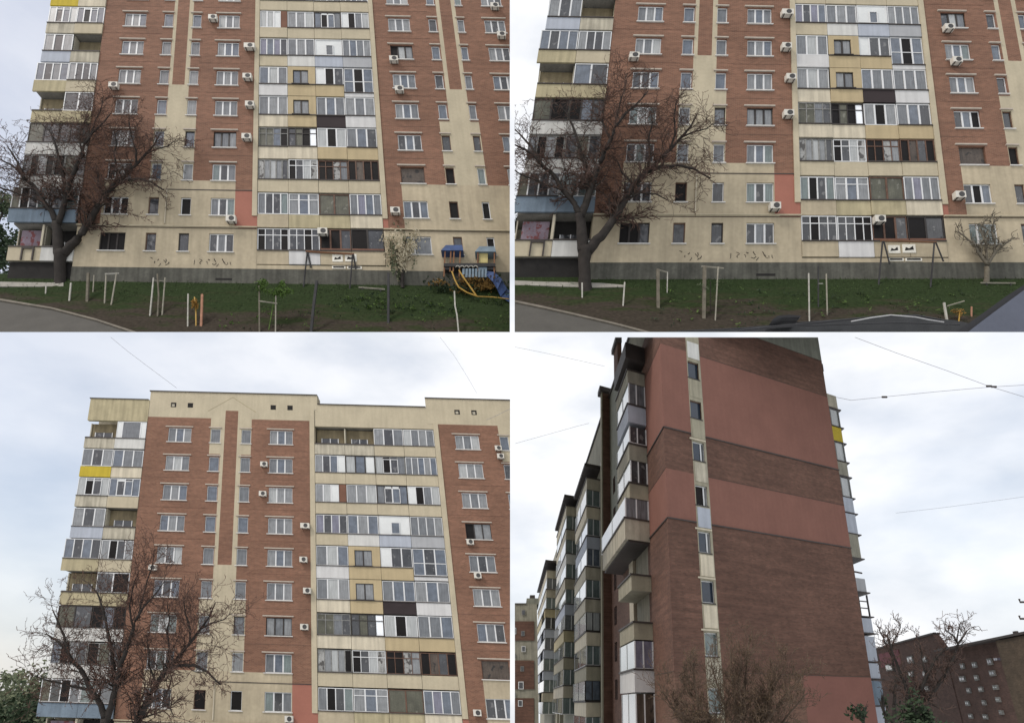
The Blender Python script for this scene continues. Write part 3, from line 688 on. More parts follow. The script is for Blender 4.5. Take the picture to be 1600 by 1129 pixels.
def leafy(i, name, label, cat, base, c, r, n, size, mats, stem=.05, seed=1, group=None, cone=0, crown='crown'):
    global CUR
    CUR = i; rnd = random.Random(seed); e = empty(name, base, label, cat, group); mb = MB()
    mb.tube([base, base.lerp(c, .5) + Vector((.03, 0, 0)), c], [stem, stem * .8, stem * .4], 6)
    for k in range(9):
        a = rnd.uniform(0, 6.28); t = base.lerp(c, rnd.uniform(.5, .9)); q = c + RIGHT * math.cos(a) * r[0] * .7 + Vector((0, math.sin(a) * r[1] * .7, 0)) + ZUP * r[2] * rnd.uniform(0, .9)
        mb.tube([t, t.lerp(q, .5) + ZUP * .05, q], [stem * .45, stem * .3, stem * .12], 4)
    obj('trunk', mb, BARK, e)
    mb = MB()
    for mi in range(len(mats)): leaves(mb, c, *r, n // len(mats), size, rnd, mi, cone)
    obj(crown, mb, mats, e)
    return e
def cdep(i, px, py): return GR[i].px(px, py)
b = cdep(1, 629, 450); c = atv(627, 393, b.y); k = (b - CAM).dot(FWD) / F
leafy(1, 'blossoming_tree', 'small tree in cream blossom right of the ground floor loggias', 'tree', b, c, (25 * k, 20 * k, 35 * k), 2600, .13, [BLOS, BLOS, BLOS, BLOS, LEAFP], stem=3.2 * k, seed=3, cone=1, crown='blossom')
BARE = [([(1541, 446), (1542, 430), (1543, 412)], [4.5, 3.8, 4]), ([(1543, 414), (1532, 398), (1522, 380), (1508, 366), (1497, 356)], [3, 2.4, 1.8, 1.3, .8]),
        ([(1543, 414), (1553, 396), (1562, 384), (1580, 372)], [3, 2.2, 1.7, 1]), ([(1543, 414), (1541, 392), (1538, 370), (1530, 350)], [2.6, 2, 1.5, .8]),
        ([(1553, 396), (1556, 372), (1552, 350), (1558, 335)], [2, 1.5, 1.1, .7]), ([(1532, 398), (1534, 375), (1545, 355)], [1.7, 1.3, .8])]
plant_tree(2, 'bare_shrub', 'small bare shrub tree with sparse twigs in front of the wall, far right', 'tree', limb_mesh(BARE, random.Random(5), (1543, 412), trunkskip=(0,), blen=(8, 26), spawn=13, z_amp=12, minr=.45), spx(2, 1543, 412, (1541, 446)), 1.0, bark=WOODB, twig=WOODB, bud=TWIGR)
# bushes at the far left, beyond the block
for q, (i, x, y, Y, r, n, s_, m, lab) in enumerate([
    (1, 4, 400, 72, (2.5, 2.4, 4.0), 2600, .22, [LEAFD], 'dark green evergreen bush beyond the left end of the block, upper left view'),
    (1, 8, 322, 82, (2.4, 2.2, 1.8), 1400, .2, [LEAFP, LEAFD], 'grey green tree top beyond the left end of the block, upper left view'),
    (2, 806, 345, 72, (1.1, 1.5, 3.2), 900, .2, [LEAFD], 'dark green bush at the left edge of the upper right view'),
    (3, 14, 1104, 110, (4.4, 4, 3.4), 2600, .3, [LEAFP], 'pale green far tree at the lower left corner'),
    (3, 48, 1112, 80, (3.0, 3, 3.2), 3000, .24, [LEAFD, LEAFP], 'dark green bushy tree beside the lowest balconies, lower left corner'),
    (3, 22, 1140, 80, (4.5, 3, 3.0), 3000, .24, [LEAFP, LEAFD], 'olive bush along the bottom edge at the lower left corner')]):
    c = atv(x, y, Y); leafy(i, 'bushy_tree', lab, 'tree', c - ZUP * (r[2] * 1.6), c, r, n, s_, m, stem=.14, seed=20 + q)
CUR = 3
hb = empty('far_house', atv(12, 1100, 150), 'pale far house showing between trees at the lower left corner', 'house')
mb = MB(); p0 = atv(2, 1098, 150); p1 = atv(21, 1104, 150)
def pbox(mb, x0, y0, x1, y1, Y, th, mi=0):
    q = [atv(x0, y1, Y), atv(x1, y1, Y)]; q += [p + Vector((0, th, 0)) for p in reversed(q)]; z = atv((x0 + x1) / 2, y0, Y).z
    mb.hexa(q + [Vector((p.x, p.y, z)) for p in q], mi=mi)
pbox(mb, -4, 1096, 21, 1106, 150, 6); obj('wall', mb, mat('far_white_wall', (.55, .57, .58), obj=True), hb)
mb = MB(); pbox(mb, -5, 1093.5, 22.5, 1096, 149.5, 7); obj('roof', mb, mat('far_grey_roof', (.22, .22, .23), obj=True), hb)
mb = MB()
for x in (3, 10, 16): pbox(mb, x, 1098.5, x + 3, 1103, 149.9, .2)
obj('window', mb, PM['d'], hb)
# ---- stakes and saplings
def stick(i, mb, pts, wpx, sq=True):
    b = GR[i].px(*pts[0]); P = [b - ZUP * .15] + [atv(x, y, b.y) for x, y in pts[1:]]
    mb.tube(P, prad(wpx, b), 4 if sq else 7); return b
def stakes(i, name, label, cat, items, group=None, leaf=None):
    """items: list of (part name, points, width px, material); one thing"""
    global CUR
    CUR = i; b0 = GR[i].px(*items[0][1][0])
    if len(items) == 1 and not leaf:
        mb = MB(); stick(i, mb, items[0][1], items[0][2]); return obj(name, mb, items[0][3], origin=b0, label=label, cat=cat, group=group)
    e = empty(name, b0, label, cat, group)
    for pn, pts, wpx, m in items:
        mb = MB()
        if pn in ('crossbar', 'twine'):
            mb.tube([atv(x, y, b0.y - .06) for x, y in pts], prad(wpx, b0), 4)
        else: stick(i, mb, pts, wpx)
        obj(pn, mb, m, e)
    if leaf:
        rnd = random.Random(len(label)); mb = MB(); kk = (b0 - CAM).dot(FWD) / F
        for x, y, rx, ry, n, m in leaf[0]: leaves(mb, atv(x, y, b0.y), rx * kk, rx * kk, ry * kk, n, leaf[1], rnd)
        obj('leaves', mb, leaf[0][0][5], e)
    return e
stakes(1, 'post', 'short white post left of the tree trunk', 'post', [('post', [(72, 460), (72, 447)], 2.2, WHITEP)])
stakes(1, 'post', 'white post standing just right of the big tree trunk', 'post', [('post', [(109, 469), (111, 442)], 3, WHITEP)])
stakes(1, 'staked_sapling', 'weathered thick stake with thin pale stick right of the tree', 'stake', [('stake', [(137, 471), (138, 427)], 5, WOODB), ('stick', [(146, 455), (147, 430)], 2, WOODP)])
stakes(1, 'sapling', 'pale goal shaped sapling frame with top crossbar', 'stake', [('stake', [(164, 475), (166, 427)], 2.6, WOODP), ('stake', [(174, 477), (182, 428)], 2.6, WOODP), ('crossbar', [(164, 428), (186, 427)], 2.4, WHITEP)])
stakes(1, 'sapling', 'three thin pale stakes round a sapling on brown soil', 'stake', [('stake', [(235, 491), (240, 434)], 2.8, WHITEP), ('stake', [(247, 492), (248, 462), (246, 428)], 3, WOODB), ('stake', [(254, 490), (258, 434)], 2.4, WOODP), ('crossbar', [(241, 438), (258, 439)], 1.2, WOODP)])
stakes(1, 'sapling', 'sapling with amber leaves between a white stake and reddish plank', 'stake', [('stake', [(294, 509), (294, 459)], 2.6, WHITEP), ('stem', [(307, 508), (306, 480), (304, 464)], 2.4, YEL), ('plank', [(315, 508), (316, 460)], 4.5, PINKW)], leaf=([(307, 475, 7, 13, 160, LEAFO)], .10))
stakes(1, 'sapling', 'sapling with fresh green leaves tied to two tall stakes', 'stake', [('stake', [(406, 519), (405, 447)], 3, WOODB), ('stake', [(431, 519), (431, 462)], 2.4, WOODP), ('stem', [(420, 515), (428, 470), (436, 450)], 1.8, LEAFG), ('crossbar', [(404, 470), (433, 474)], 2.4, WOODP)], leaf=([(424, 452, 20, 9, 420, LEAFG), (436, 458, 8, 14, 120, LEAFG)], .12))
stakes(1, 'post', 'thick dark leaning post on the lawn left of the blossoming tree', 'post', [('post', [(486, 522), (490, 478), (495, 439)], 5.5, DPOST)])
stakes(1, 'post', 'thick dark upright post near the blossoming tree', 'post', [('post', [(607, 503), (607, 427)], 5, DPOST)])
stakes(1, 'post', 'bent white pole below the playground', 'post', [('post', [(717, 520), (714, 492), (711, 478), (710, 455)], 3, WHITEP)])
stakes(2, 'post', 'short white post leaning against the big tree trunk', 'post', [('post', [(909.5, 464), (909.5, 442)], 3, WHITEP)])
stakes(2, 'post', 'white post right of the big tree at path end', 'post', [('post', [(973, 477), (976, 441)], 3, WHITEP)])
stakes(2, 'staked_sapling', 'thick grey stake with a leaning white stick beside it', 'stake', [('stake', [(1028, 481), (1028, 421)], 6.5, WOODB), ('stick', [(1042, 456), (1043, 425)], 2, WHITEP), ('crossbar', [(1026, 421), (1042, 425)], 2.6, WOODP)])
stakes(2, 'sapling', 'tall brown stakes with a plank crossbar and a thin sapling', 'stake', [('stake', [(1099, 496), (1101, 416)], 7, WOODB), ('stake', [(1117, 499), (1122, 417)], 2.6, WOODP), ('crossbar', [(1096, 416), (1131, 419)], 3, WOODP), ('stem', [(1110, 490), (1110, 440)], 1.4, TWIG)], leaf=([(1108, 448, 14, 5, 60, LEAFP)], .09))
stakes(2, 'post', 'tall thin white post in the middle of the lawn', 'post', [('post', [(1264, 502), (1263.5, 427)], 2.6, WHITEP)])
stakes(2, 'staked_sapling', 'dark stake and spotted pale stake on the middle lawn', 'stake', [('stake', [(1278, 480), (1278.5, 416)], 2.4, DPOST), ('stake', [(1292, 492), (1291, 428)], 2.4, WOODP), ('crossbar', [(1279, 443), (1286, 443)], 1.6, WHITEP)])
stakes(2, 'sapling', 'sapling with orange leaves beside a leaning white post, by the car', 'stake', [('stake', [(1480, 506), (1475, 473)], 4, WHITEP), ('stem', [(1496, 508), (1500, 485)], 2, YEL), ('stake', [(1517, 494), (1518, 479)], 2.6, PINKW), ('crossbar', [(1480, 478), (1507, 470)], 2, WOODP)], leaf=([(1494, 486, 11, 12, 150, LEAFO)], .09))
CUR = 1
def bar(i, name, label, cat, a, b_, wpx, m):
    g = GR[i].px(*a); p = [g + ZUP * .25, GR[i].px(*b_) + ZUP * .25]; mb = MB(); mb.tube(p, prad(wpx, g), 4)
    e = empty(name, g, label, cat); obj('seat', mb, m, e)
    for t in (.15, .85):
        mb = MB(); q = p[0].lerp(p[1], t); mb.tube([q, q - ZUP * .5], .05, 4); obj('leg', mb, DPOST, e)
    return e
bar(1, 'bench', 'low pale plank bench on grass left of the dark post', 'bench', (560, 453), (601, 456), 3, WOODP)
CUR = 2
bar(2, 'bench', 'low pale plank bench near the car pillar, right edge', 'bench', (1534, 446), (1588, 446.5), 2.6, WOODP)
# ---- weeds
CUR = 1
def weeds(i, pts, seed):
    global CUR
    CUR = i; rnd = random.Random(seed); mb = MB()
    for x, y, n in pts:
        g = GR[i].px(x, y); leaves(mb, g + ZUP * .12, .55, .5, .22, n, .11, rnd, rnd.randrange(2))
    obj('weeds', mb, [LEAFD, LEAFG], origin=GR[i].px(*pts[0][:2]), kind='stuff')
rw = random.Random(8)
weeds(1, [(rw.uniform(545, 795), rw.uniform(462, 488), 18) for _ in range(50)] + [(rw.uniform(300, 790), rw.uniform(475, 515), 7) for _ in range(60)], 1)
weeds(2, [(rw.uniform(985, 1500), rw.uniform(455, 512), 10) for _ in range(90)], 2)
# ---- swings
def swing(i, label, tl, tr, legs):
    global CUR
    CUR = i; b0 = GR[i].px(*legs[0][1]); Y = b0.y - .25; e = empty('swing_frame', b0, label, 'swing'); r = prad(2.6, b0)
    mb = MB(); mb.tube([atv(*tl, Y + .05), atv(*tr, Y + .05)], r * 1.2, 6); obj('crossbar', mb, RUST, e)
    for a, b_, dy in legs:
        mb = MB(); top = atv(*a, Y + .05); low = atv(*b_, Y + dy); mb.tube([top, low - (ZUP * .35 if dy < .1 else ZUP * 0)], r, 6); obj('leg', mb, DPOST, e)
swing(2, 'dark A shaped swing frame with rusty top bar on the lawn', (1376, 376), (1463, 378.5), [((1379, 377), (1371, 441), 0), ((1381, 377), (1390, 412), .2), ((1460, 378), (1452, 444), 0), ((1462, 378), (1474, 408), .2)])
swing(1, 'dark swing frame posts before the ground floor loggias, upper left view', (478, 393), (553, 397), [((480, 394), (475, 444), 0), ((481, 394), (486, 418), .2), ((551, 397), (547, 448), 0), ((552, 397), (556, 420), .2)])
# ---- playground
CUR = 1
pb = GR[1].px(735, 462); Y0 = pb.y - .2
pl = empty('playground_tower', pb, 'playground tower with two blue roofs, yellow bars and blue slide', 'playground')
def pquad(name, m, x0, y0, x1, y1, dY=0, th=.06, par=None):
    mb = MB(); pbox(mb, x0, y0, x1, y1, Y0 + dY, th); return obj(name, mb, m, par or pl)
for x0, x1, y in ((689, 724, 379), (742, 775, 381)):
    mb = MB(); a = [atv(x0, y + 12, Y0), atv(x1, y + 12, Y0)]; zt = atv(0, y, Y0).z - a[0].z; dpt = 1.3
    q = a + [p + Vector((0, dpt, 0)) for p in reversed(a)]; ins = .35
    top = [q[0] + Vector((ins, ins, zt)), q[1] + Vector((-ins * .4, ins, zt)), q[2] + Vector((-ins * .4, -ins, zt)), q[3] + Vector((ins, -ins, zt))]
    mb.hexa(q + top); obj('roof', mb, BLUE if x0 < 700 else BLUEG, pl)
for x, y0, y1 in ((693.5, 389, 432), (703, 390, 424), (708, 390, 424), (717.5, 392, 432), (746, 392, 424), (772, 391, 432)): pquad('post', RUST, x - 1.1, y0, x + 1.1, y1, .1, .08)
pquad('platform', DPOST, 693, 411, 774, 416, 0, 1.2); pquad('side_board', DPOST, 694, 415, 704, 421, .1); pquad('side_board', BLUEG, 745, 413.5, 761, 421, .1); pquad('side_board', DPOST, 762, 413, 773, 421, .1)
pquad('yellow_board', YELP, 748.5, 393, 762, 410.5, .25)
for k in range(5):
    c = atv(715 + k * 7, 418, Y0 - .05); mb = MB(); rr = .17
    mb.tube([c + RIGHT * (rr * math.cos(t * .5)) + ZUP * (rr * math.sin(t * .5)) for t in range(0, 7)], .05, 5); obj('white_arch', mb, WHITEP, pl)
for k in range(8): pquad('slat', BLUEG, 722 + k * 5, 419.5, 725.6 + k * 5, 433, -.1, .05)
for pts, wd in (([(706, 424), (711, 438), (717, 449), (730, 457), (746, 463)], 2.4), ([(717, 422), (726, 436), (736, 450), (745, 463)], 2.4), ([(745, 463), (770, 464), (795, 467)], 1.6)):
    mb = MB(); mb.tube([atv(x, y, Y0 - .5) for x, y in pts], prad(wd, pb), 6); obj('climbing_bar', mb, YEL, pl)
mb = MB()
Lp = [(757, 424), (772, 426), (784, 437), (792, 452), (806, 466)]; Rp = [(762, 432), (770, 440), (777, 452), (782, 463), (796, 472)]
for k in range(4):
    a, b_ = atv(*Lp[k], Y0 + .2), atv(*Lp[k + 1], Y0 + .0); c_, d_ = atv(*Rp[k], Y0 - .45), atv(*Rp[k + 1], Y0 - .6)
    t = Vector((0, .05, .12)); mb.hexa([a, b_, d_, c_, a + t, b_ + t, d_ + t, c_ + t])
obj('slide', mb, BLUE, pl)
b = GR[1].px(735, 460); k = (b - CAM).dot(FWD) / F
leafy(1, 'dry_bush', 'rusty brown bush tangled under the playground tower', 'bush', b, atv(733, 448, b.y + .1), (44 * k, .7, 17 * k), 1500, .15, [LEAFR, LEAFR, LEAFD], stem=.03, seed=9)
# ---- marks on the ground floor wall
def marks(i):
    global CUR
    CUR = i; fr = FR[i - 1]; bld = next(o for o in ALL[i] if o.name.startswith('apartment_building')); rnd = random.Random(31)
    mb = MB()
    for x0, x1, n in ((4.5, 6.4, 7), (8.3, 11.6, 12)):
        for q in range(n):
            x = x0 + (x1 - x0) * (q + rnd.random() * .8) / n; f = rnd.uniform(10.4, 10.58); L = rnd.uniform(.08, .3)
            a = rnd.choice((0, 1.2, 1.6, 2.2)); pts = [(x, f)]
            for _ in range(4): a += rnd.gauss(0, .6); x += math.cos(a) * L * .4; f += math.sin(a) * L * .11; pts.append((x, min(10.64, f)))
            mb.tube([fr.P(px_, pf, .012) for px_, pf in pts], rnd.uniform(.018, .034), 4)
    obj('graffiti', mb, MT['void'], bld, fr.P(8, 10.6, 0), kind='stuff')
    for x0, x1, f0, f1 in ((20.35, 20.95, 10.33, 10.43), (21.45, 22.15, 10.31, 10.42)):
        boxpart(fr, 'wall_patch', PATCH, bld, (x0 - .15, x1 + .15, f0 - .04, f1 + .05, -.05, .065)); 
        mb = MB(); c = [(x0, f1), (x1, f1 - .02), (x1 - .05, f0), ((x0 + x1) / 2, f0 + .06), (x0 + .1, f0 + .03)]
        mb.quad([fr.P(a, b_, .072) for a, b_ in c]); mb.quad([fr.P(a, b_, .066) for a, b_ in reversed(c)]); obj('painted_mark', mb, MT['void'], bld, fr.P(x0, f1, 0))
    for x0, x1 in ((20.25, 21.2), (21.55, 22.6)):
        boxpart(fr, 'wall_patch', PATCH, bld, (x0 - .1, x1 + .1, 10.595, 10.665, -.05, .065)); boxpart(fr, 'painted_mark', MT['void'], bld, (x0, x1, 10.605, 10.645, .055, .072))
marks(1); marks(2)
# ---- the car the upper right view looks out of
CUR = 2
YC = 11.0
def pext(mb, pts, Y, th):
    a = [atv(x, y, Y) for x, y in pts]; b_ = [p + Vector((0, th, 0)) for p in a]; n = len(a)
    mb.quad(a); mb.quad(list(reversed(b_)))
    for j in range(n): mb.quad([a[j], a[(j + 1) % n], b_[(j + 1) % n], b_[j]])
car = empty('car', atv(1380, 540, YC), 'dark car bonnet edge, wiper and windscreen pillar at the bottom right', 'car')
mb = MB(); pext(mb, [(1000, 540), (1040, 518), (1110, 514.5), (1165, 511), (1210, 507), (1262, 502), (1330, 497), (1390, 494), (1440, 495), (1490, 500), (1530, 508), (1560, 540)], YC + .5, .8); obj('bonnet', mb, mat('dark_bonnet_paint', (.018, .019, .02), rough=.35, coat=.3, var=.3, scale=4, obj=True), car)
mb = MB(); pext(mb, [(1208, 498), (1216, 493), (1232, 491.5), (1252, 493), (1250, 495.5), (1228, 495.5)], YC + .2, .25); obj('bonnet_vent', mb, CARB, car)
mb = MB(); mb.tube([atv(x, y, YC) for x, y in [(1155, 517), (1205, 511), (1262, 506), (1320, 500), (1380, 494), (1430, 493), (1470, 500)]], .023, 6); obj('wiper_blade', mb, CARB, car)
mb = MB(); mb.tube([atv(x, y, YC - .04) for x, y in [(1330, 502), (1362, 496), (1392, 492), (1430, 495), (1450, 499), (1475, 503)]], .010, 5); obj('wiper_highlight', mb, CARM, car)  # bright tube painted as the highlight along the wiper's edge
for pts in ([(1060, 517.5), (1180, 512), (1290, 508), (1400, 504), (1500, 507)], [(1220, 505), (1262, 503), (1330, 499)]):
    mb = MB(); mb.tube([atv(x, y, YC + .3) for x, y in pts], .012, 5); obj('bonnet_seam', mb, CARB, car)
mb = MB(); pext(mb, [(1474, 530), (1506, 510), (1540, 486), (1570, 464), (1600, 445), (1620, 432), (1620, 445), (1600, 458), (1560, 489), (1530, 512), (1512, 530)], YC - .6, .2); obj('windscreen_pillar', mb, CARB, car)
mb = MB(); pext(mb, [(1498, 530), (1520, 512.5), (1553, 487.5), (1600, 453), (1620, 440), (1620, 530)], YC - .64, .25); obj('pillar_trim', mb, CARP, car)
# ================================================================== the tall gable, lower right view
CUR = 4
U = .81
def unit(v): return v.normalized()
dR = unit(ray(2794, 1100)); dL = unit(ray(792, 1100)); dU = unit(ray(933, -1690))
CORN = CAM + ray(1043.5, 808) * (50 * U)
def axes(A, B, T, N):
    f = Frame.__new__(Frame); f.A, f.B, f.T, f.N = A, B, T, N; f.kx = f.A.length / f.B.length; f.cache = {}; return f
def fv(v): return 1 + (12.45 - v) / 3.45           # height in corner units -> floor number
BV = -dU * (3.45 * U / 2.8); T4 = CORN + dU * U * (12.45 - 4.5 * 3.45)
GA = axes(dR * U, BV, T4, -dL)                     # the gable: X along it
LE = axes(dL * U, BV, T4, -dR)                     # the long left front: X away from the corner, w outwards
gb = empty('apartment_building', GA.P(8, 9.4), 'dark brick tower gable with pink bands and stacked balconies, lower right', 'building')
rnd = random.Random(3)
DG = mat('backlit_weathered_cream', (.25, .24, .19), var=.12, streak=.2)  # weathered cream with the backlit shade added to its colour
DC = mat('shaded_cream_board', (.29, .27, .20), var=.1, streak=.15)  # board cream, likewise darkened in colour for the backlight
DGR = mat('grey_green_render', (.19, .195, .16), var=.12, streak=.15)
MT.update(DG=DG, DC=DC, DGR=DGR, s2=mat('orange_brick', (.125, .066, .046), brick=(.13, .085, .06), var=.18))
holes = []; hp = 'gbbdbvbnd'
for k in range(1, 9):
    h = (2.9, 4.1, k - .215, k + .22); holes.append(h)
    window(GA, gb, *h, [2.6, 1] if k in (3, 4, 5) else 1, ('d' if k in (4,) else 'q') + 'm' if k < 7 else 'n', 'W' if k not in (1, 2) else 'B', 'K', k in (3, 5, 6, 7), rnd, wf=-.2, lintm='c2', ls=.3)
gw = lambda nm, m, rects: wall(GA, gb, nm, MT[m], rects, holes, 0, .3)
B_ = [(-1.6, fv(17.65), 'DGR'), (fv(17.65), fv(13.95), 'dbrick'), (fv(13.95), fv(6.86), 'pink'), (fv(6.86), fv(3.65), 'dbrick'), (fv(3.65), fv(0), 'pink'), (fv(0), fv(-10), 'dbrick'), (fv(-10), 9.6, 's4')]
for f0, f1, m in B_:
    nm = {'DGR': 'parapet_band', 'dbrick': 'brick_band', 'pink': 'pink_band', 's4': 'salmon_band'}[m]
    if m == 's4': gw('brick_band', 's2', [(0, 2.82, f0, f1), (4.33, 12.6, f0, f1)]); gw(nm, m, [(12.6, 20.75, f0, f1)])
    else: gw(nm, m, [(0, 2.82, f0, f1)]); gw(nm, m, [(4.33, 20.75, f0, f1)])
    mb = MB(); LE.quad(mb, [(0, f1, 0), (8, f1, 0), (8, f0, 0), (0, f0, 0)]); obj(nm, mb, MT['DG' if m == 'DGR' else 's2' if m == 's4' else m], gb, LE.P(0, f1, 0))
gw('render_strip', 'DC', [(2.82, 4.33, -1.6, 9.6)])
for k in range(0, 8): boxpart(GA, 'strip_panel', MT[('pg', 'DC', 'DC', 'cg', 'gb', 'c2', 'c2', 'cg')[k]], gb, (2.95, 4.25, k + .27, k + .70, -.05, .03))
for v in (6.86, 0.0):
    boxpart(GA, 'drip_ledge', MT['cap'], gb, (0, 2.8, fv(v) - .012, fv(v) + .014, -.1, .07), (4.36, 20.8, fv(v) - .012, fv(v) + .014, -.1, .07)); boxpart(LE, 'drip_ledge', MT['cap'], gb, (.02, 7, fv(v) - .012, fv(v) + .014, -.1, .07))
for v in (13.95, 3.65, -10, 17.65):
    boxpart(GA, 'joint_strip', MT['joint'], gb, (4.36, 20.76, fv(v) - .006, fv(v) + .006, -.1, .02)); boxpart(LE, 'joint_strip', MT['joint'], gb, (.02, 7, fv(v) - .006, fv(v) + .006, -.1, .02))
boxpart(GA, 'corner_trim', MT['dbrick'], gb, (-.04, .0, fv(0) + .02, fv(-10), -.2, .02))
boxpart(GA, 'back_wall', MT['void'], gb, (.1, 20.7, -1.5, 9.6, -7, -.4))
# right flank balconies seen past the far corner
RB = [(15.5, 14.15, 'cg'), (13.95, 12.25, 'glz'), (12.1, 10.65, 'y'), (10.55, 8.75, 'glz'), (8.6, 7.3, 'DG'), (7.1, 5.3, 'glz'), (5.2, 3.85, 'gb'), (3.7, 1.95, 'gb'), (1.85, -.2, 'DG'), (-2.0, -3.1, 'g'), (-3.35, -5.1, 'open'), (-5.3, -6.45, 'gb'), (-6.75, -8.7, 'gb'), (-8.85, -10.0, 'gb'), (-10.2, -12, 'sb'), (-12.1, -13.6, 'gb')]
for v0, v1, m in RB:
    xo = 23.7 if v0 > 2 else 23.6; f0, f1 = fv(v0), fv(v1); lip = (20.76, xo + .45, f1 + .005, f1 + .03, -5, -1.55)
    if m in ('glz', 'open'):
        mb = MB()
        for x in (20.78, (20.9 + xo) / 2, xo - .12): GA.box(mb, x, x + .13, f0, f1, -1.75, -1.6)
        if m == 'open':
            for t in (.3, .62): GA.box(mb, 20.9, xo, f0 + (f1 - f0) * t, f0 + (f1 - f0) * t + .02, -1.75, -1.62)
        g = obj('balcony_glazing', mb, MT['K' if m == 'open' else 'G'], gb, GA.P(21, f1, -1.7))
        if m == 'glz':
            mb = MB(); GA.box(mb, 20.92, xo - .13, f0 + .01, f1 - .01, -1.72, -1.68); obj('pane', mb, PM['l'], g, GA.P(21, f1, -1.7))
    else: boxpart(GA, 'balcony_panel', MT[m], gb, (20.77, xo, f0, f1, -5, -1.6))
    boxpart(GA, 'balcony_lip', MT['cap'], gb, lip)
boxpart(GA, 'canopy', MT['cap'], gb, (20.76, 22.0, fv(18.4), fv(17.6), -4, -1.2))
mb = MB(); mb.tube([GA.P(20.8, fv(-1.4), -1.7), GA.P(23.4, fv(-1.5), -1.7)], .06, 6); obj('handrail', mb, MT['cap'], gb, GA.P(21, fv(-1.5), -1.7))
# long left front
def lpart(name, m, d0, d1, s0, s1, v0, v1, par=gb): return boxpart(LE, name, MT[m], par, (d0, d1, fv(v0), fv(v1), -s0 * U, -s1 * U))
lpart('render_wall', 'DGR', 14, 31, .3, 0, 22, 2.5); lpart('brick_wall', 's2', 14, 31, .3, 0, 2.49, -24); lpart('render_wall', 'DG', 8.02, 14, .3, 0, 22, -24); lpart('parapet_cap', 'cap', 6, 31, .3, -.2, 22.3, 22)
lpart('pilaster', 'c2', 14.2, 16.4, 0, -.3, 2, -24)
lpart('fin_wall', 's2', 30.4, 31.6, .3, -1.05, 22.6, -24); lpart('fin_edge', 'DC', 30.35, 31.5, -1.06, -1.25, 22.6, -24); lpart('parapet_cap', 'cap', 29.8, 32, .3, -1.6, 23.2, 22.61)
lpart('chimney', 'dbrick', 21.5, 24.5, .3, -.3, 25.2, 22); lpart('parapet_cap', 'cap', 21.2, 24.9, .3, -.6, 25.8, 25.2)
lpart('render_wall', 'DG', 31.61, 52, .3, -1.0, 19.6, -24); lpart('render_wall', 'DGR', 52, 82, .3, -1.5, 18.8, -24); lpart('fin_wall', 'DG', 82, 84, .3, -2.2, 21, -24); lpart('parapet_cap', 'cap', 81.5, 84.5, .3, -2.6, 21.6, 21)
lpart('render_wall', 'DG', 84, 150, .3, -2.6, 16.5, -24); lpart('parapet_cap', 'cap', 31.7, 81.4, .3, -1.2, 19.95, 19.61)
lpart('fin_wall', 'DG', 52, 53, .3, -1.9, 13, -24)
for k in range(7):                                 # small windows in the recess and on the bay
    for d in (26.2,): boxpart(LE, 'window', PM['d'], gb, (d, d + 1.6, fv(11 - k * 3.45), fv(9.2 - k * 3.45), 0, .03))
    boxpart(LE, 'window', PM['d'], gb, (32, 33, fv(14.5 - k * 3.45), fv(12.6 - k * 3.45), 1.0 * U, 1.0 * U + .03))
def stack(d0, d1, sin, sout, levels, seed):
    rnd = random.Random(seed)
    for v0, v1, m in levels:
        dd1 = d1 + rnd.uniform(-.6, .6); so_ = sout + rnd.uniform(-.1, .1)
        if m.startswith('glz'):
            a, b_ = -sin * U, -so_ * U; f0, f1 = fv(v0), fv(v1); mb = MB(); t = .1; pm = PM[m[3]]
            fm = 'W' if m[4:] != 'K' else 'K'
            for x, wv in ((d0, a), (d0, b_ - t), (dd1 - t, b_ - t), ((d0 + dd1) / 2, b_ - t), (d0, (a + b_) / 2)): LE.box(mb, x, x + t * 1.4, f0, f1, wv, wv + t)
            LE.box(mb, d0, dd1, f1 - .02, f1, a, b_); g = obj('balcony_glazing', mb, MT[fm], gb, LE.P(d0, f1, b_))
            mb = MB(); LE.box(mb, d0 + .05, d0 + .09, f0, f1 - .02, a, b_ - .04); obj('pane', mb, pm, g, LE.P(d0, f1, b_))
            mb = MB(); LE.box(mb, d0 + .1, dd1, f0, f1 - .02, b_ - .07, b_ - .03); obj('pane', mb, PM['l' if m[3] == 'l' or rnd.random() < .22 else rnd.choice('nnb')], g, LE.P(d0, f1, b_))
        elif m == 'canopy': lpart('canopy', 'cap', d0 - .4, dd1 + .5, sin, so_ - .4, v0, v1)
        else:
            lpart('balcony_panel', m, d0, dd1, sin, so_, v0, v1)
            lpart('balcony_lip', 'cap', d0 - .1, dd1 + .1, sin, so_ - .12, v0 + .13, v0)
stack(7, 13.8, 0, -1.9, [(16.9, 15.4, 'canopy'), (14.4, 13.25, 'DG'), (13.2, 11.2, 'glzg'), (11.15, 9.6, 'gb'), (9.2, 7.75, 'glzd'), (7.6, 6.25, 'DG'), (6.2, 4.3, 'glzd'), (4.25, 3.05, 'DC'), (-3.0, -4.1, 'DC'), (-6.45, -7.6, 'DC'), (-7.7, -9.6, 'glzv'), (-9.7, -11.15, 'w'), (-11.25, -13.5, 'glzo')], 1)
stack(7, 22, 0, -2.6, [(3.0, 1.35, 'glzgW'), (1.3, -.3, 'cg')], 2)
lpart('balcony_lip', 'cap', 7.1, 22, -.02, -2.2, -.31, -.45)
S2 = []
for k in range(8):
    v = 12.4 - k * 3.45; S2 += [(v, v - 1.35, ('cg', 'c2', 'gb', 'cg', 'cg', 'c2', 'DC', 'c2')[k]), (v - 1.4, v - 3.3, 'glz' + 'nnbnlnbn'[k] + ('K' if k in (4, 6) else 'W'))]
stack(33.5, 48, -1.0, -3.0, [(14.1, 13.7, 'canopy')] + S2, 3)
S3 = []
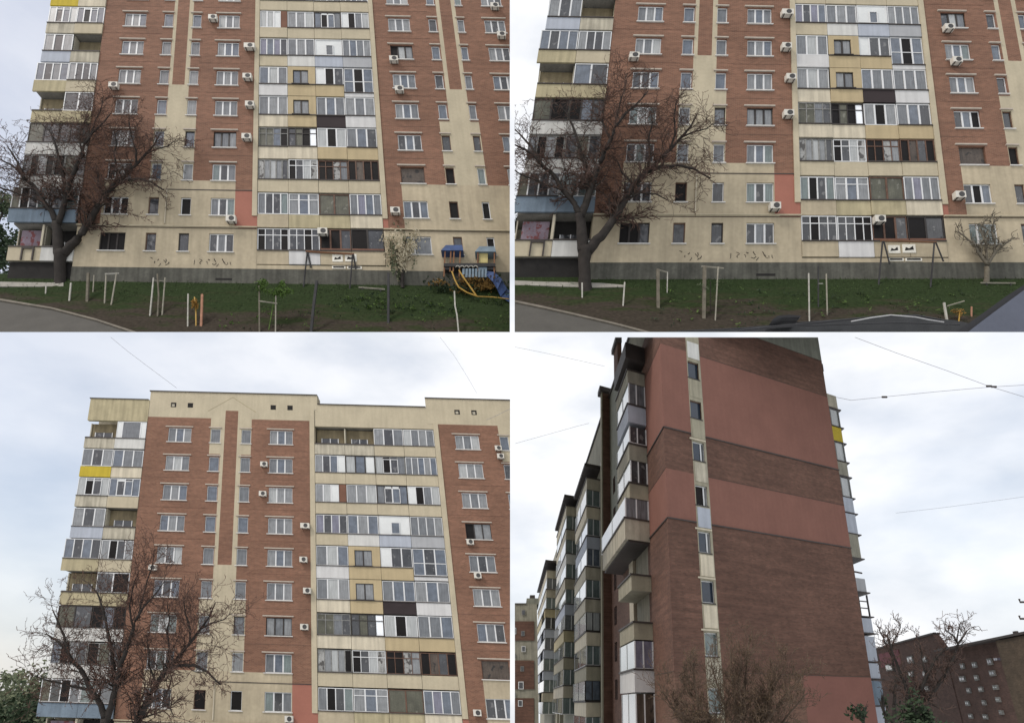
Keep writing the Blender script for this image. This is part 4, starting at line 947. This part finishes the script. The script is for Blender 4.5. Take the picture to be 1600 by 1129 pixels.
for k in range(8):
    v = 14.4 - k * 3.45; S3 += [(v, v - 1.4, ('cg', 'cg', 'pg', 'cg', 'gb', 'oc', 'DC', 'cg')[k]), (v - 1.45, v - 3.35, 'glz' + 'nnnngnnn'[k] + 'W')]
stack(55, 77, -1.5, -4.0, [(16.0, 15.6, 'canopy')] + S3, 4)
S4 = []
for k in range(7):
    v = 10.6 - k * 3.45; S4 += [(v, v - 1.4, ('cg', 'cg', 'oc', 'gb', 'gb', 'gb', 'cg')[k]), (v - 1.45, v - 3.35, 'glz' + 'gndgnnn'[k] + 'W')]
stack(88, 128, -2.6, -5.4, [(12.4, 12.1, 'canopy')] + S4, 5)
# wing across the far end of the court
Yw = 112.0
wg = empty('apartment_building', atv(822, 1150, Yw), 'far end wing of cream and dark brown with small windows, lower right view', 'building')
def wpart(name, m, x0, y0, x1, y1, dY=0, th=.3, par=wg):
    mb = MB(); pbox(mb, x0, y0, x1, y1, Yw + dY, th); mb.co = [(c[0], c[2], c[1]) for c in mb.co]; return obj(name, mb, m, par)
wpart('render_wall', MT['DG'], 796, 943, 842, 1150, 0, 8); wpart('parapet_wall', MT['DGR'], 823, 934, 842, 943.5, .2, 7); wpart('chimney', MT['cap'], 828, 929, 836, 934, .4, 2); wpart('parapet_cap', MT['cap'], 796, 941.6, 823, 943, -.15, 8)
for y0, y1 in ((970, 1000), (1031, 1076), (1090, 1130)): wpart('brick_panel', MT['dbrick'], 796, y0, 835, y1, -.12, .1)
for x, y, s_ in ((818, 956, 4), (803, 985, 5), (817, 989, 4), (818, 1013, 4.5), (803, 1024, 4), (816, 1044, 4), (814, 1070, 6), (813, 1098, 5), (803, 1085, 4)):
    wd = wpart('window', MT['W' if s_ > 4 else 'G'], x - s_ * .7, y - s_, x + s_ * .7, y + s_, -.2, .07); wpart('pane', PM['d'], x - s_ * .5, y - s_ * .8, x + s_ * .5, y + s_ * .8, -.22, .015, wd)
# brown block at the right
fb = empty('apartment_building', atv(1500, 1140, 70), 'low dark brown brick block behind bare trees, right edge of lower right view', 'building')
hd = ray(1040, 1100); hd.z = 0; hd.normalize()    # its front runs away to the left
P0 = atv(1640, 985, 46); nF = Vector((hd.y, -hd.x, 0)); nF = nF if nF.dot(CAM - P0) > 0 else -nF
BRF = axes(-hd, -ZUP, P0 + ZUP * (-12.6), nF)     # X = 0 at the near end, negative further off; f as floors
def fpos(px, py):
    r = ray(px, py); O = BRF.T; k = (O - CAM).dot(nF) / r.dot(nF); p = CAM + r * k; q = p - O
    return q.dot(-hd), 5.5 - q.z / 2.8
fx1, ft1 = fpos(1600, 992); fx0, ft0 = fpos(1475, 1018); fxl, ftl = fpos(1371, 1010); fxc, ftc = fpos(1459, 995)
ftop = (ft0 + ft1) / 2
DB2 = mat('hazed_brown_brick', (.098, .058, .046), brick=(.1, .06, .05), var=.2)  # brick tone lightened to carry the distance haze
DB3 = mat('far_olive_brick', (.085, .062, .04), brick=(.09, .07, .05), var=.2); DPK = mat('far_pink_patch', (.20, .075, .085), var=.2)
boxpart(BRF, 'brick_wall', DB2, fb, (fx0, fx1 + .2, ftop, ftop + 9, -10, 0)); boxpart(BRF, 'brick_wall', DB3, fb, (fx1 + .2 - 3.2, fx1 + 8, ftop + .02, ftop + 9, -10, .6))
fL = (ftl + ftc) / 2
boxpart(BRF, 'brick_wall', DB2, fb, (fxl - 6, fxc, fL, fL + 9, -.5, .03)); mb = MB()
BRF.quad(mb, [(fxc, fL, .035), (fx0 + .3, ftop, .035), (fx0 + .3, fL + 9, .035), (fxc, fL + 9, .035)]); BRF.quad(mb, [(fxc, fL, .035), (fxc, fL, -.5), (fx0 + .3, ftop, -.5), (fx0 + .3, ftop, .035)]); obj('sloping_wall', mb, DB2, fb)
boxpart(BRF, 'parapet_cap', MT['cap'], fb, (fxl - 6, fxc, fL - .05, fL, -.6, .15)); boxpart(BRF, 'parapet_cap', MT['cap'], fb, (fx0, fx1 + 8, ftop - .05, ftop, -10, .75))
for x, y in ((1375, 1040), (1391, 1041)): pass
a0, b0 = fpos(1373, 1016); a1, b1 = fpos(1408, 1030); boxpart(BRF, 'pink_panel', DPK, fb, (a0, a1, b0 + .12, b1 + .15, .031, .09))
for x, y, w_, h_, pm in [(1424, 1030, 11, 10, 'b'), (1446, 1029, 10, 9, 'd'), (1391, 1042, 12, 9, 'l'), (1505, 1040, 8, 8, 'b'), (1524, 1038, 9, 8, 'b'), (1548, 1033, 10, 9, 'v'), (1573, 1029, 10, 8, 'v'), (1505, 1060, 11, 8, 'v'), (1527, 1058, 8, 8, 'l'), (1552, 1051, 11, 8, 'b'), (1534, 1076, 9, 8, 'l'), (1557, 1073, 10, 7, 'n'), (1513, 1098, 8, 8, 'b'), (1515, 1078, 8, 8, 'd'), (1539, 1097, 8, 8, 'd'), (1561, 1092, 9, 8, 'n'), (1541, 1119, 9, 8, 'l'), (1566, 1112, 8, 7, 'd'), (1518, 1118, 8, 8, 'b'), (1425, 1052, 9, 8, 'd'), (1447, 1052, 8, 8, 'g'), (1450, 1075, 8, 8, 'd')]:
    X0, F0 = fpos(x - w_ / 2, y - h_ / 2); X1, F1 = fpos(x + w_ / 2, y + h_ / 2)
    wo = boxpart(BRF, 'window', MT['G'], fb, (X0, X1, F0, F1, .0, .10 if x > 1470 else .14)); fz = .10 if x > 1470 else .14
    if x > 1568: fz = .7
    boxpart(BRF, 'pane', PM[pm], wo, (X0 + .12, (X0 + X1) / 2 - .05, F0 + .04, F1 - .04, .05, fz + .02)); boxpart(BRF, 'pane', PM[pm], wo, ((X0 + X1) / 2 + .05, X1 - .12, F0 + .04, F1 - .04, .05, fz + .02))
for x, y, h in ((1452, 996, 9), (1418, 1002, 5), (1577, 997, 12), (1446, 997, 2), (1597, 993, 3)):
    mb = MB(); X, f = fpos(x, y); X2, f2 = fpos(x, y - h); mb.tube([BRF.P(X, f + .1, -.5), BRF.P(X, f2, -.5)], .05, 5); BRF.box(mb, X - .2, X + .2, f2, f2 + .06, -.6, -.4); obj('antenna', mb, MT['cap'], fb)
# trees of the lower right view
SH = [([(1150, 1190), (1152, 1150), (1150, 1128)], [4, 3.4, 3])]
for x0, y0, x1, y1, x2, y2 in ((1148, 1150, 1128, 1095, 1110, 1040), (1150, 1150, 1147, 1090, 1140, 1020), (1155, 1150, 1168, 1085, 1180, 1010), (1160, 1160, 1200, 1105, 1232, 1040), (1150, 1160, 1100, 1120, 1062, 1065), (1158, 1160, 1185, 1120, 1212, 1075), (1145, 1165, 1085, 1135, 1040, 1100), (1168, 1165, 1220, 1130, 1262, 1085), (1152, 1140, 1156, 1080, 1160, 1030), (1140, 1170, 1066, 1128, 1024, 1070), (1146, 1160, 1092, 1105, 1078, 1035), (1165, 1160, 1215, 1098, 1250, 1052)):
    SH.append(([(x0, y0), ((x0 + x1) / 2 + 2, (y0 + y1) / 2), (x1, y1), ((x1 + x2) / 2 - 1, (y1 + y2) / 2), (x2, y2)], [2.4, 2, 1.6, 1.2, .7]))
TW2 = mat('olive_brown_twig', (.085, .06, .042), var=.3, obj=True); BD2 = mat('olive_buds', (.11, .075, .04), var=.3, obj=True)
plant_tree(4, 'bare_shrub', 'wide brown twiggy shrub in front of the brick gable', 'shrub', limb_mesh(SH, random.Random(2), (1150, 1128), trunkskip=(0,), blen=(18, 62), spawn=6.5, z_amp=30, up=.5, minr=.32, tw=.8), at(1150, 1128, 30), 1.0, bark=TW2, twig=TW2, bud=BD2)
RT = [([(1428, 1180), (1430, 1150), (1431, 1120)], [5, 4.5, 4.2]), ([(1431, 1122), (1436, 1090), (1448, 1060), (1462, 1035), (1480, 1018)], [3.6, 3, 2.4, 1.8, 1]), ([(1431, 1122), (1420, 1090), (1408, 1060), (1395, 1030), (1385, 1000)], [3.6, 3, 2.4, 1.8, 1]),
      ([(1431, 1118), (1452, 1092), (1475, 1060), (1490, 1030), (1497, 1010), (1510, 992)], [3.4, 3, 2.6, 2, 1.6, .9]), ([(1497, 1012), (1490, 1000), (1476, 992)], [1.4, 1.1, .7]), ([(1497, 1010), (1500, 996), (1503, 984)], [1.3, 1, .6]), ([(1448, 1060), (1440, 1035), (1436, 1010)], [1.6, 1.2, .7])]
plant_tree(4, 'bare_tree', 'dark bare tree before the low brown block, right of the gable', 'tree', limb_mesh(RT, random.Random(6), (1431, 1120), trunkskip=(0,), blen=(14, 44), spawn=8, z_amp=25, minr=.33, up=.15), at(1431, 1120, 34), 1.0, bud=TWIG)
LT = [([(1395, 1180), (1398, 1140), (1397, 1100)], [4, 3.6, 3]), ([(1397, 1102), (1400, 1060), (1392, 1025), (1390, 1005)], [2.6, 2, 1.5, .8]), ([(1392, 1028), (1382, 1008), (1374, 992)], [1.3, 1, .6]), ([(1392, 1022), (1398, 1000), (1404, 984)], [1.3, 1, .6])]
plant_tree(4, 'bare_tree', 'slim bare tree close to the right corner of the gable', 'tree', limb_mesh(LT, random.Random(9), (1397, 1100), trunkskip=(0,), blen=(10, 34), spawn=11, z_amp=15, minr=.36), at(1397, 1100, 36), 1.0, bud=TWIG)
for q, (x, y, Y, r, n, s_, m, lab, cone) in enumerate([
    (1440, 1162, 32, (1.4, 1.2, 1.4), 2000, .11, [LEAFD], 'dark evergreen shrub at the foot of the bare trees', -1), (1490, 1158, 33, (1.7, 1.2, .7), 1800, .11, [LEAFD], 'low dark evergreen hedge at the bottom right', 0),
    (1345, 1112, 22, (.34, .3, .32), 150, .07, [LEAFD], 'small leafy sprig in front of the salmon band', 0), (1378, 1098, 22, (.12, .3, .35), 60, .06, [LEAFD], 'thin green sprig at the corner of the gable', 0)]):
    c = atv(x, y, Y); leafy(4, 'evergreen_shrub', lab, 'shrub', c - ZUP * (r[2] * 1.9), c, r, n, s_, m, stem=.05, seed=50 + q, cone=cone)
# ---- cables
def cable(i, label, pts, Y, rad, knots=()):
    global CUR
    CUR = i; P = [atv(x, y, Y) for x, y in pts]; mb = MB(); mb.tube(P, rad, 5)
    if not knots: return obj('cable', mb, WIRE, origin=P[0], label=label, cat='cable')
    e = empty('cable', P[0], label, 'cable'); obj('wire', mb, WIRE, e)
    for x, y in knots:
        mb = MB(); c = atv(x, y, Y); mb.tube([c - RIGHT * .12, c + RIGHT * .12], .05, 6); obj('insulator', mb, MT['cap'], e)
cable(3, 'thin cable slanting to the roof left of the twin vents', [(165, 520), (200, 549), (240, 579), (276, 606)], 40, .010)
cable(3, 'thin faint cable slanting down above the right roof', [(684, 522), (710, 556), (730, 588), (745, 614)], 40, .008)
cable(3, 'short brown cable across the top right vents', [(760, 656), (780, 647), (800, 637)], 44, .012)
cable(4, 'faint cable upper left of the tower gable', [(800, 541), (850, 551), (900, 562), (945, 572)], 60, .012)
cable(4, 'faint cable left of the tower roofline rising right', [(800, 694), (850, 680), (900, 666), (920, 661)], 60, .012)
cable(4, 'long cable descending from the top to the right edge', [(1318, 520), (1400, 551), (1480, 579), (1545, 603), (1640, 632)], 30, .011, [(1545.5, 603)])
cable(4, 'sagging cable with insulators reaching the right flank balconies', [(1305, 620), (1330, 625), (1380, 620), (1460, 612), (1545, 604.5), (1640, 599)], 31, .011, [(1382, 620), (1553, 604)])
cable(4, 'very faint low cable at middle right of the sky', [(1400, 801), (1470, 793), (1540, 784), (1640, 770)], 60, .010)
CUR = 4
up_ = empty('utility_pole', atv(1622, 1100, 24), 'utility pole arms poking in at the right edge', 'pole'); mb = MB(); mb.tube([atv(1622, 1200, 24), atv(1622, 900, 24)], .11, 8); obj('pole', mb, WOODB, up_)
for y in (938, 964):
    mb = MB(); mb.tube([atv(1624, y + 2, 24), atv(1594, y + 2, 24), atv(1592.5, y - 3, 24)], .035, 6); obj('bracket', mb, MT['cap'], up_)
# ================================================================== keep every place inside its own bounds
def planes(rect):
    x0, x1, y0, y1 = rect; o = []
    for (p, q, inside) in (((x0, 0), (x0, 1129), (x0 + 10, 500)), ((x1, 0), (x1, 1129), (x1 - 10, 500)), ((0, y0), (1600, y0), (800, y0 + 10)), ((0, y1), (1600, y1), (800, y1 - 10))):
        n = ray(*p).cross(ray(*q)); n.normalize()
        if n.dot(ray(*inside)) < 0: n = -n
        o.append(n)
    return o
def trim():
    kill = []
    for p, rect in PANEL.items():
        pls = planes(rect); cache = {}
        for o in ALL.get(p, []):
            if o.type != 'MESH': continue
            L = wloc(o); co = [0.0] * (3 * len(o.data.vertices)); o.data.vertices.foreach_get('co', co)
            vs = [Vector(co[i:i + 3]) + L - CAM for i in range(0, len(co), 3)]
            cut = []; dead = False
            for n in pls:
                d = [n.dot(v) for v in vs]
                if max(d) <= 1e-4: dead = True; break
                if min(d) < -1e-4: cut.append(n)
            if dead: kill.append(o); continue
            if cut:
                bm = bmesh.new(); bm.from_mesh(o.data)
                for n in cut:
                    g = bm.verts[:] + bm.edges[:] + bm.faces[:]
                    r = bmesh.ops.bisect_plane(bm, geom=g, plane_co=CAM - L, plane_no=n, clear_inner=True)
                    if o.name.split('.')[0] not in ('crown', 'blossom', 'sky', 'brick_wall', 'render_strip', 'render_base'):
                        es = [e for e in r['geom_cut'] if isinstance(e, bmesh.types.BMEdge) and e.is_valid and len(e.link_faces) == 1]
                        if es: bmesh.ops.holes_fill(bm, edges=es, sides=0)
                if len(bm.faces) == 0: kill.append(o); bm.free(); continue
                me = o.data.copy(); bm.to_mesh(me); bm.free(); o.data = me
    def rm(o):
        for c in list(CHILD.get(o, [])): rm(c)
        dead_.add(o)
    CHILD = {}
    for o in bpy.data.objects:
        if o.parent: CHILD.setdefault(o.parent, []).append(o)
    dead_ = set()
    for o in kill:
        if all(c in kill for c in CHILD.get(o, [])): rm(o)
        else:
            if o.parent is None or True: rm(o)
    for o in dead_: bpy.data.objects.remove(o)
    alive = {o.parent for o in bpy.data.objects if o.parent}
    for o in list(bpy.data.objects):
        if o.type == 'EMPTY' and o not in alive: bpy.data.objects.remove(o)
trim()
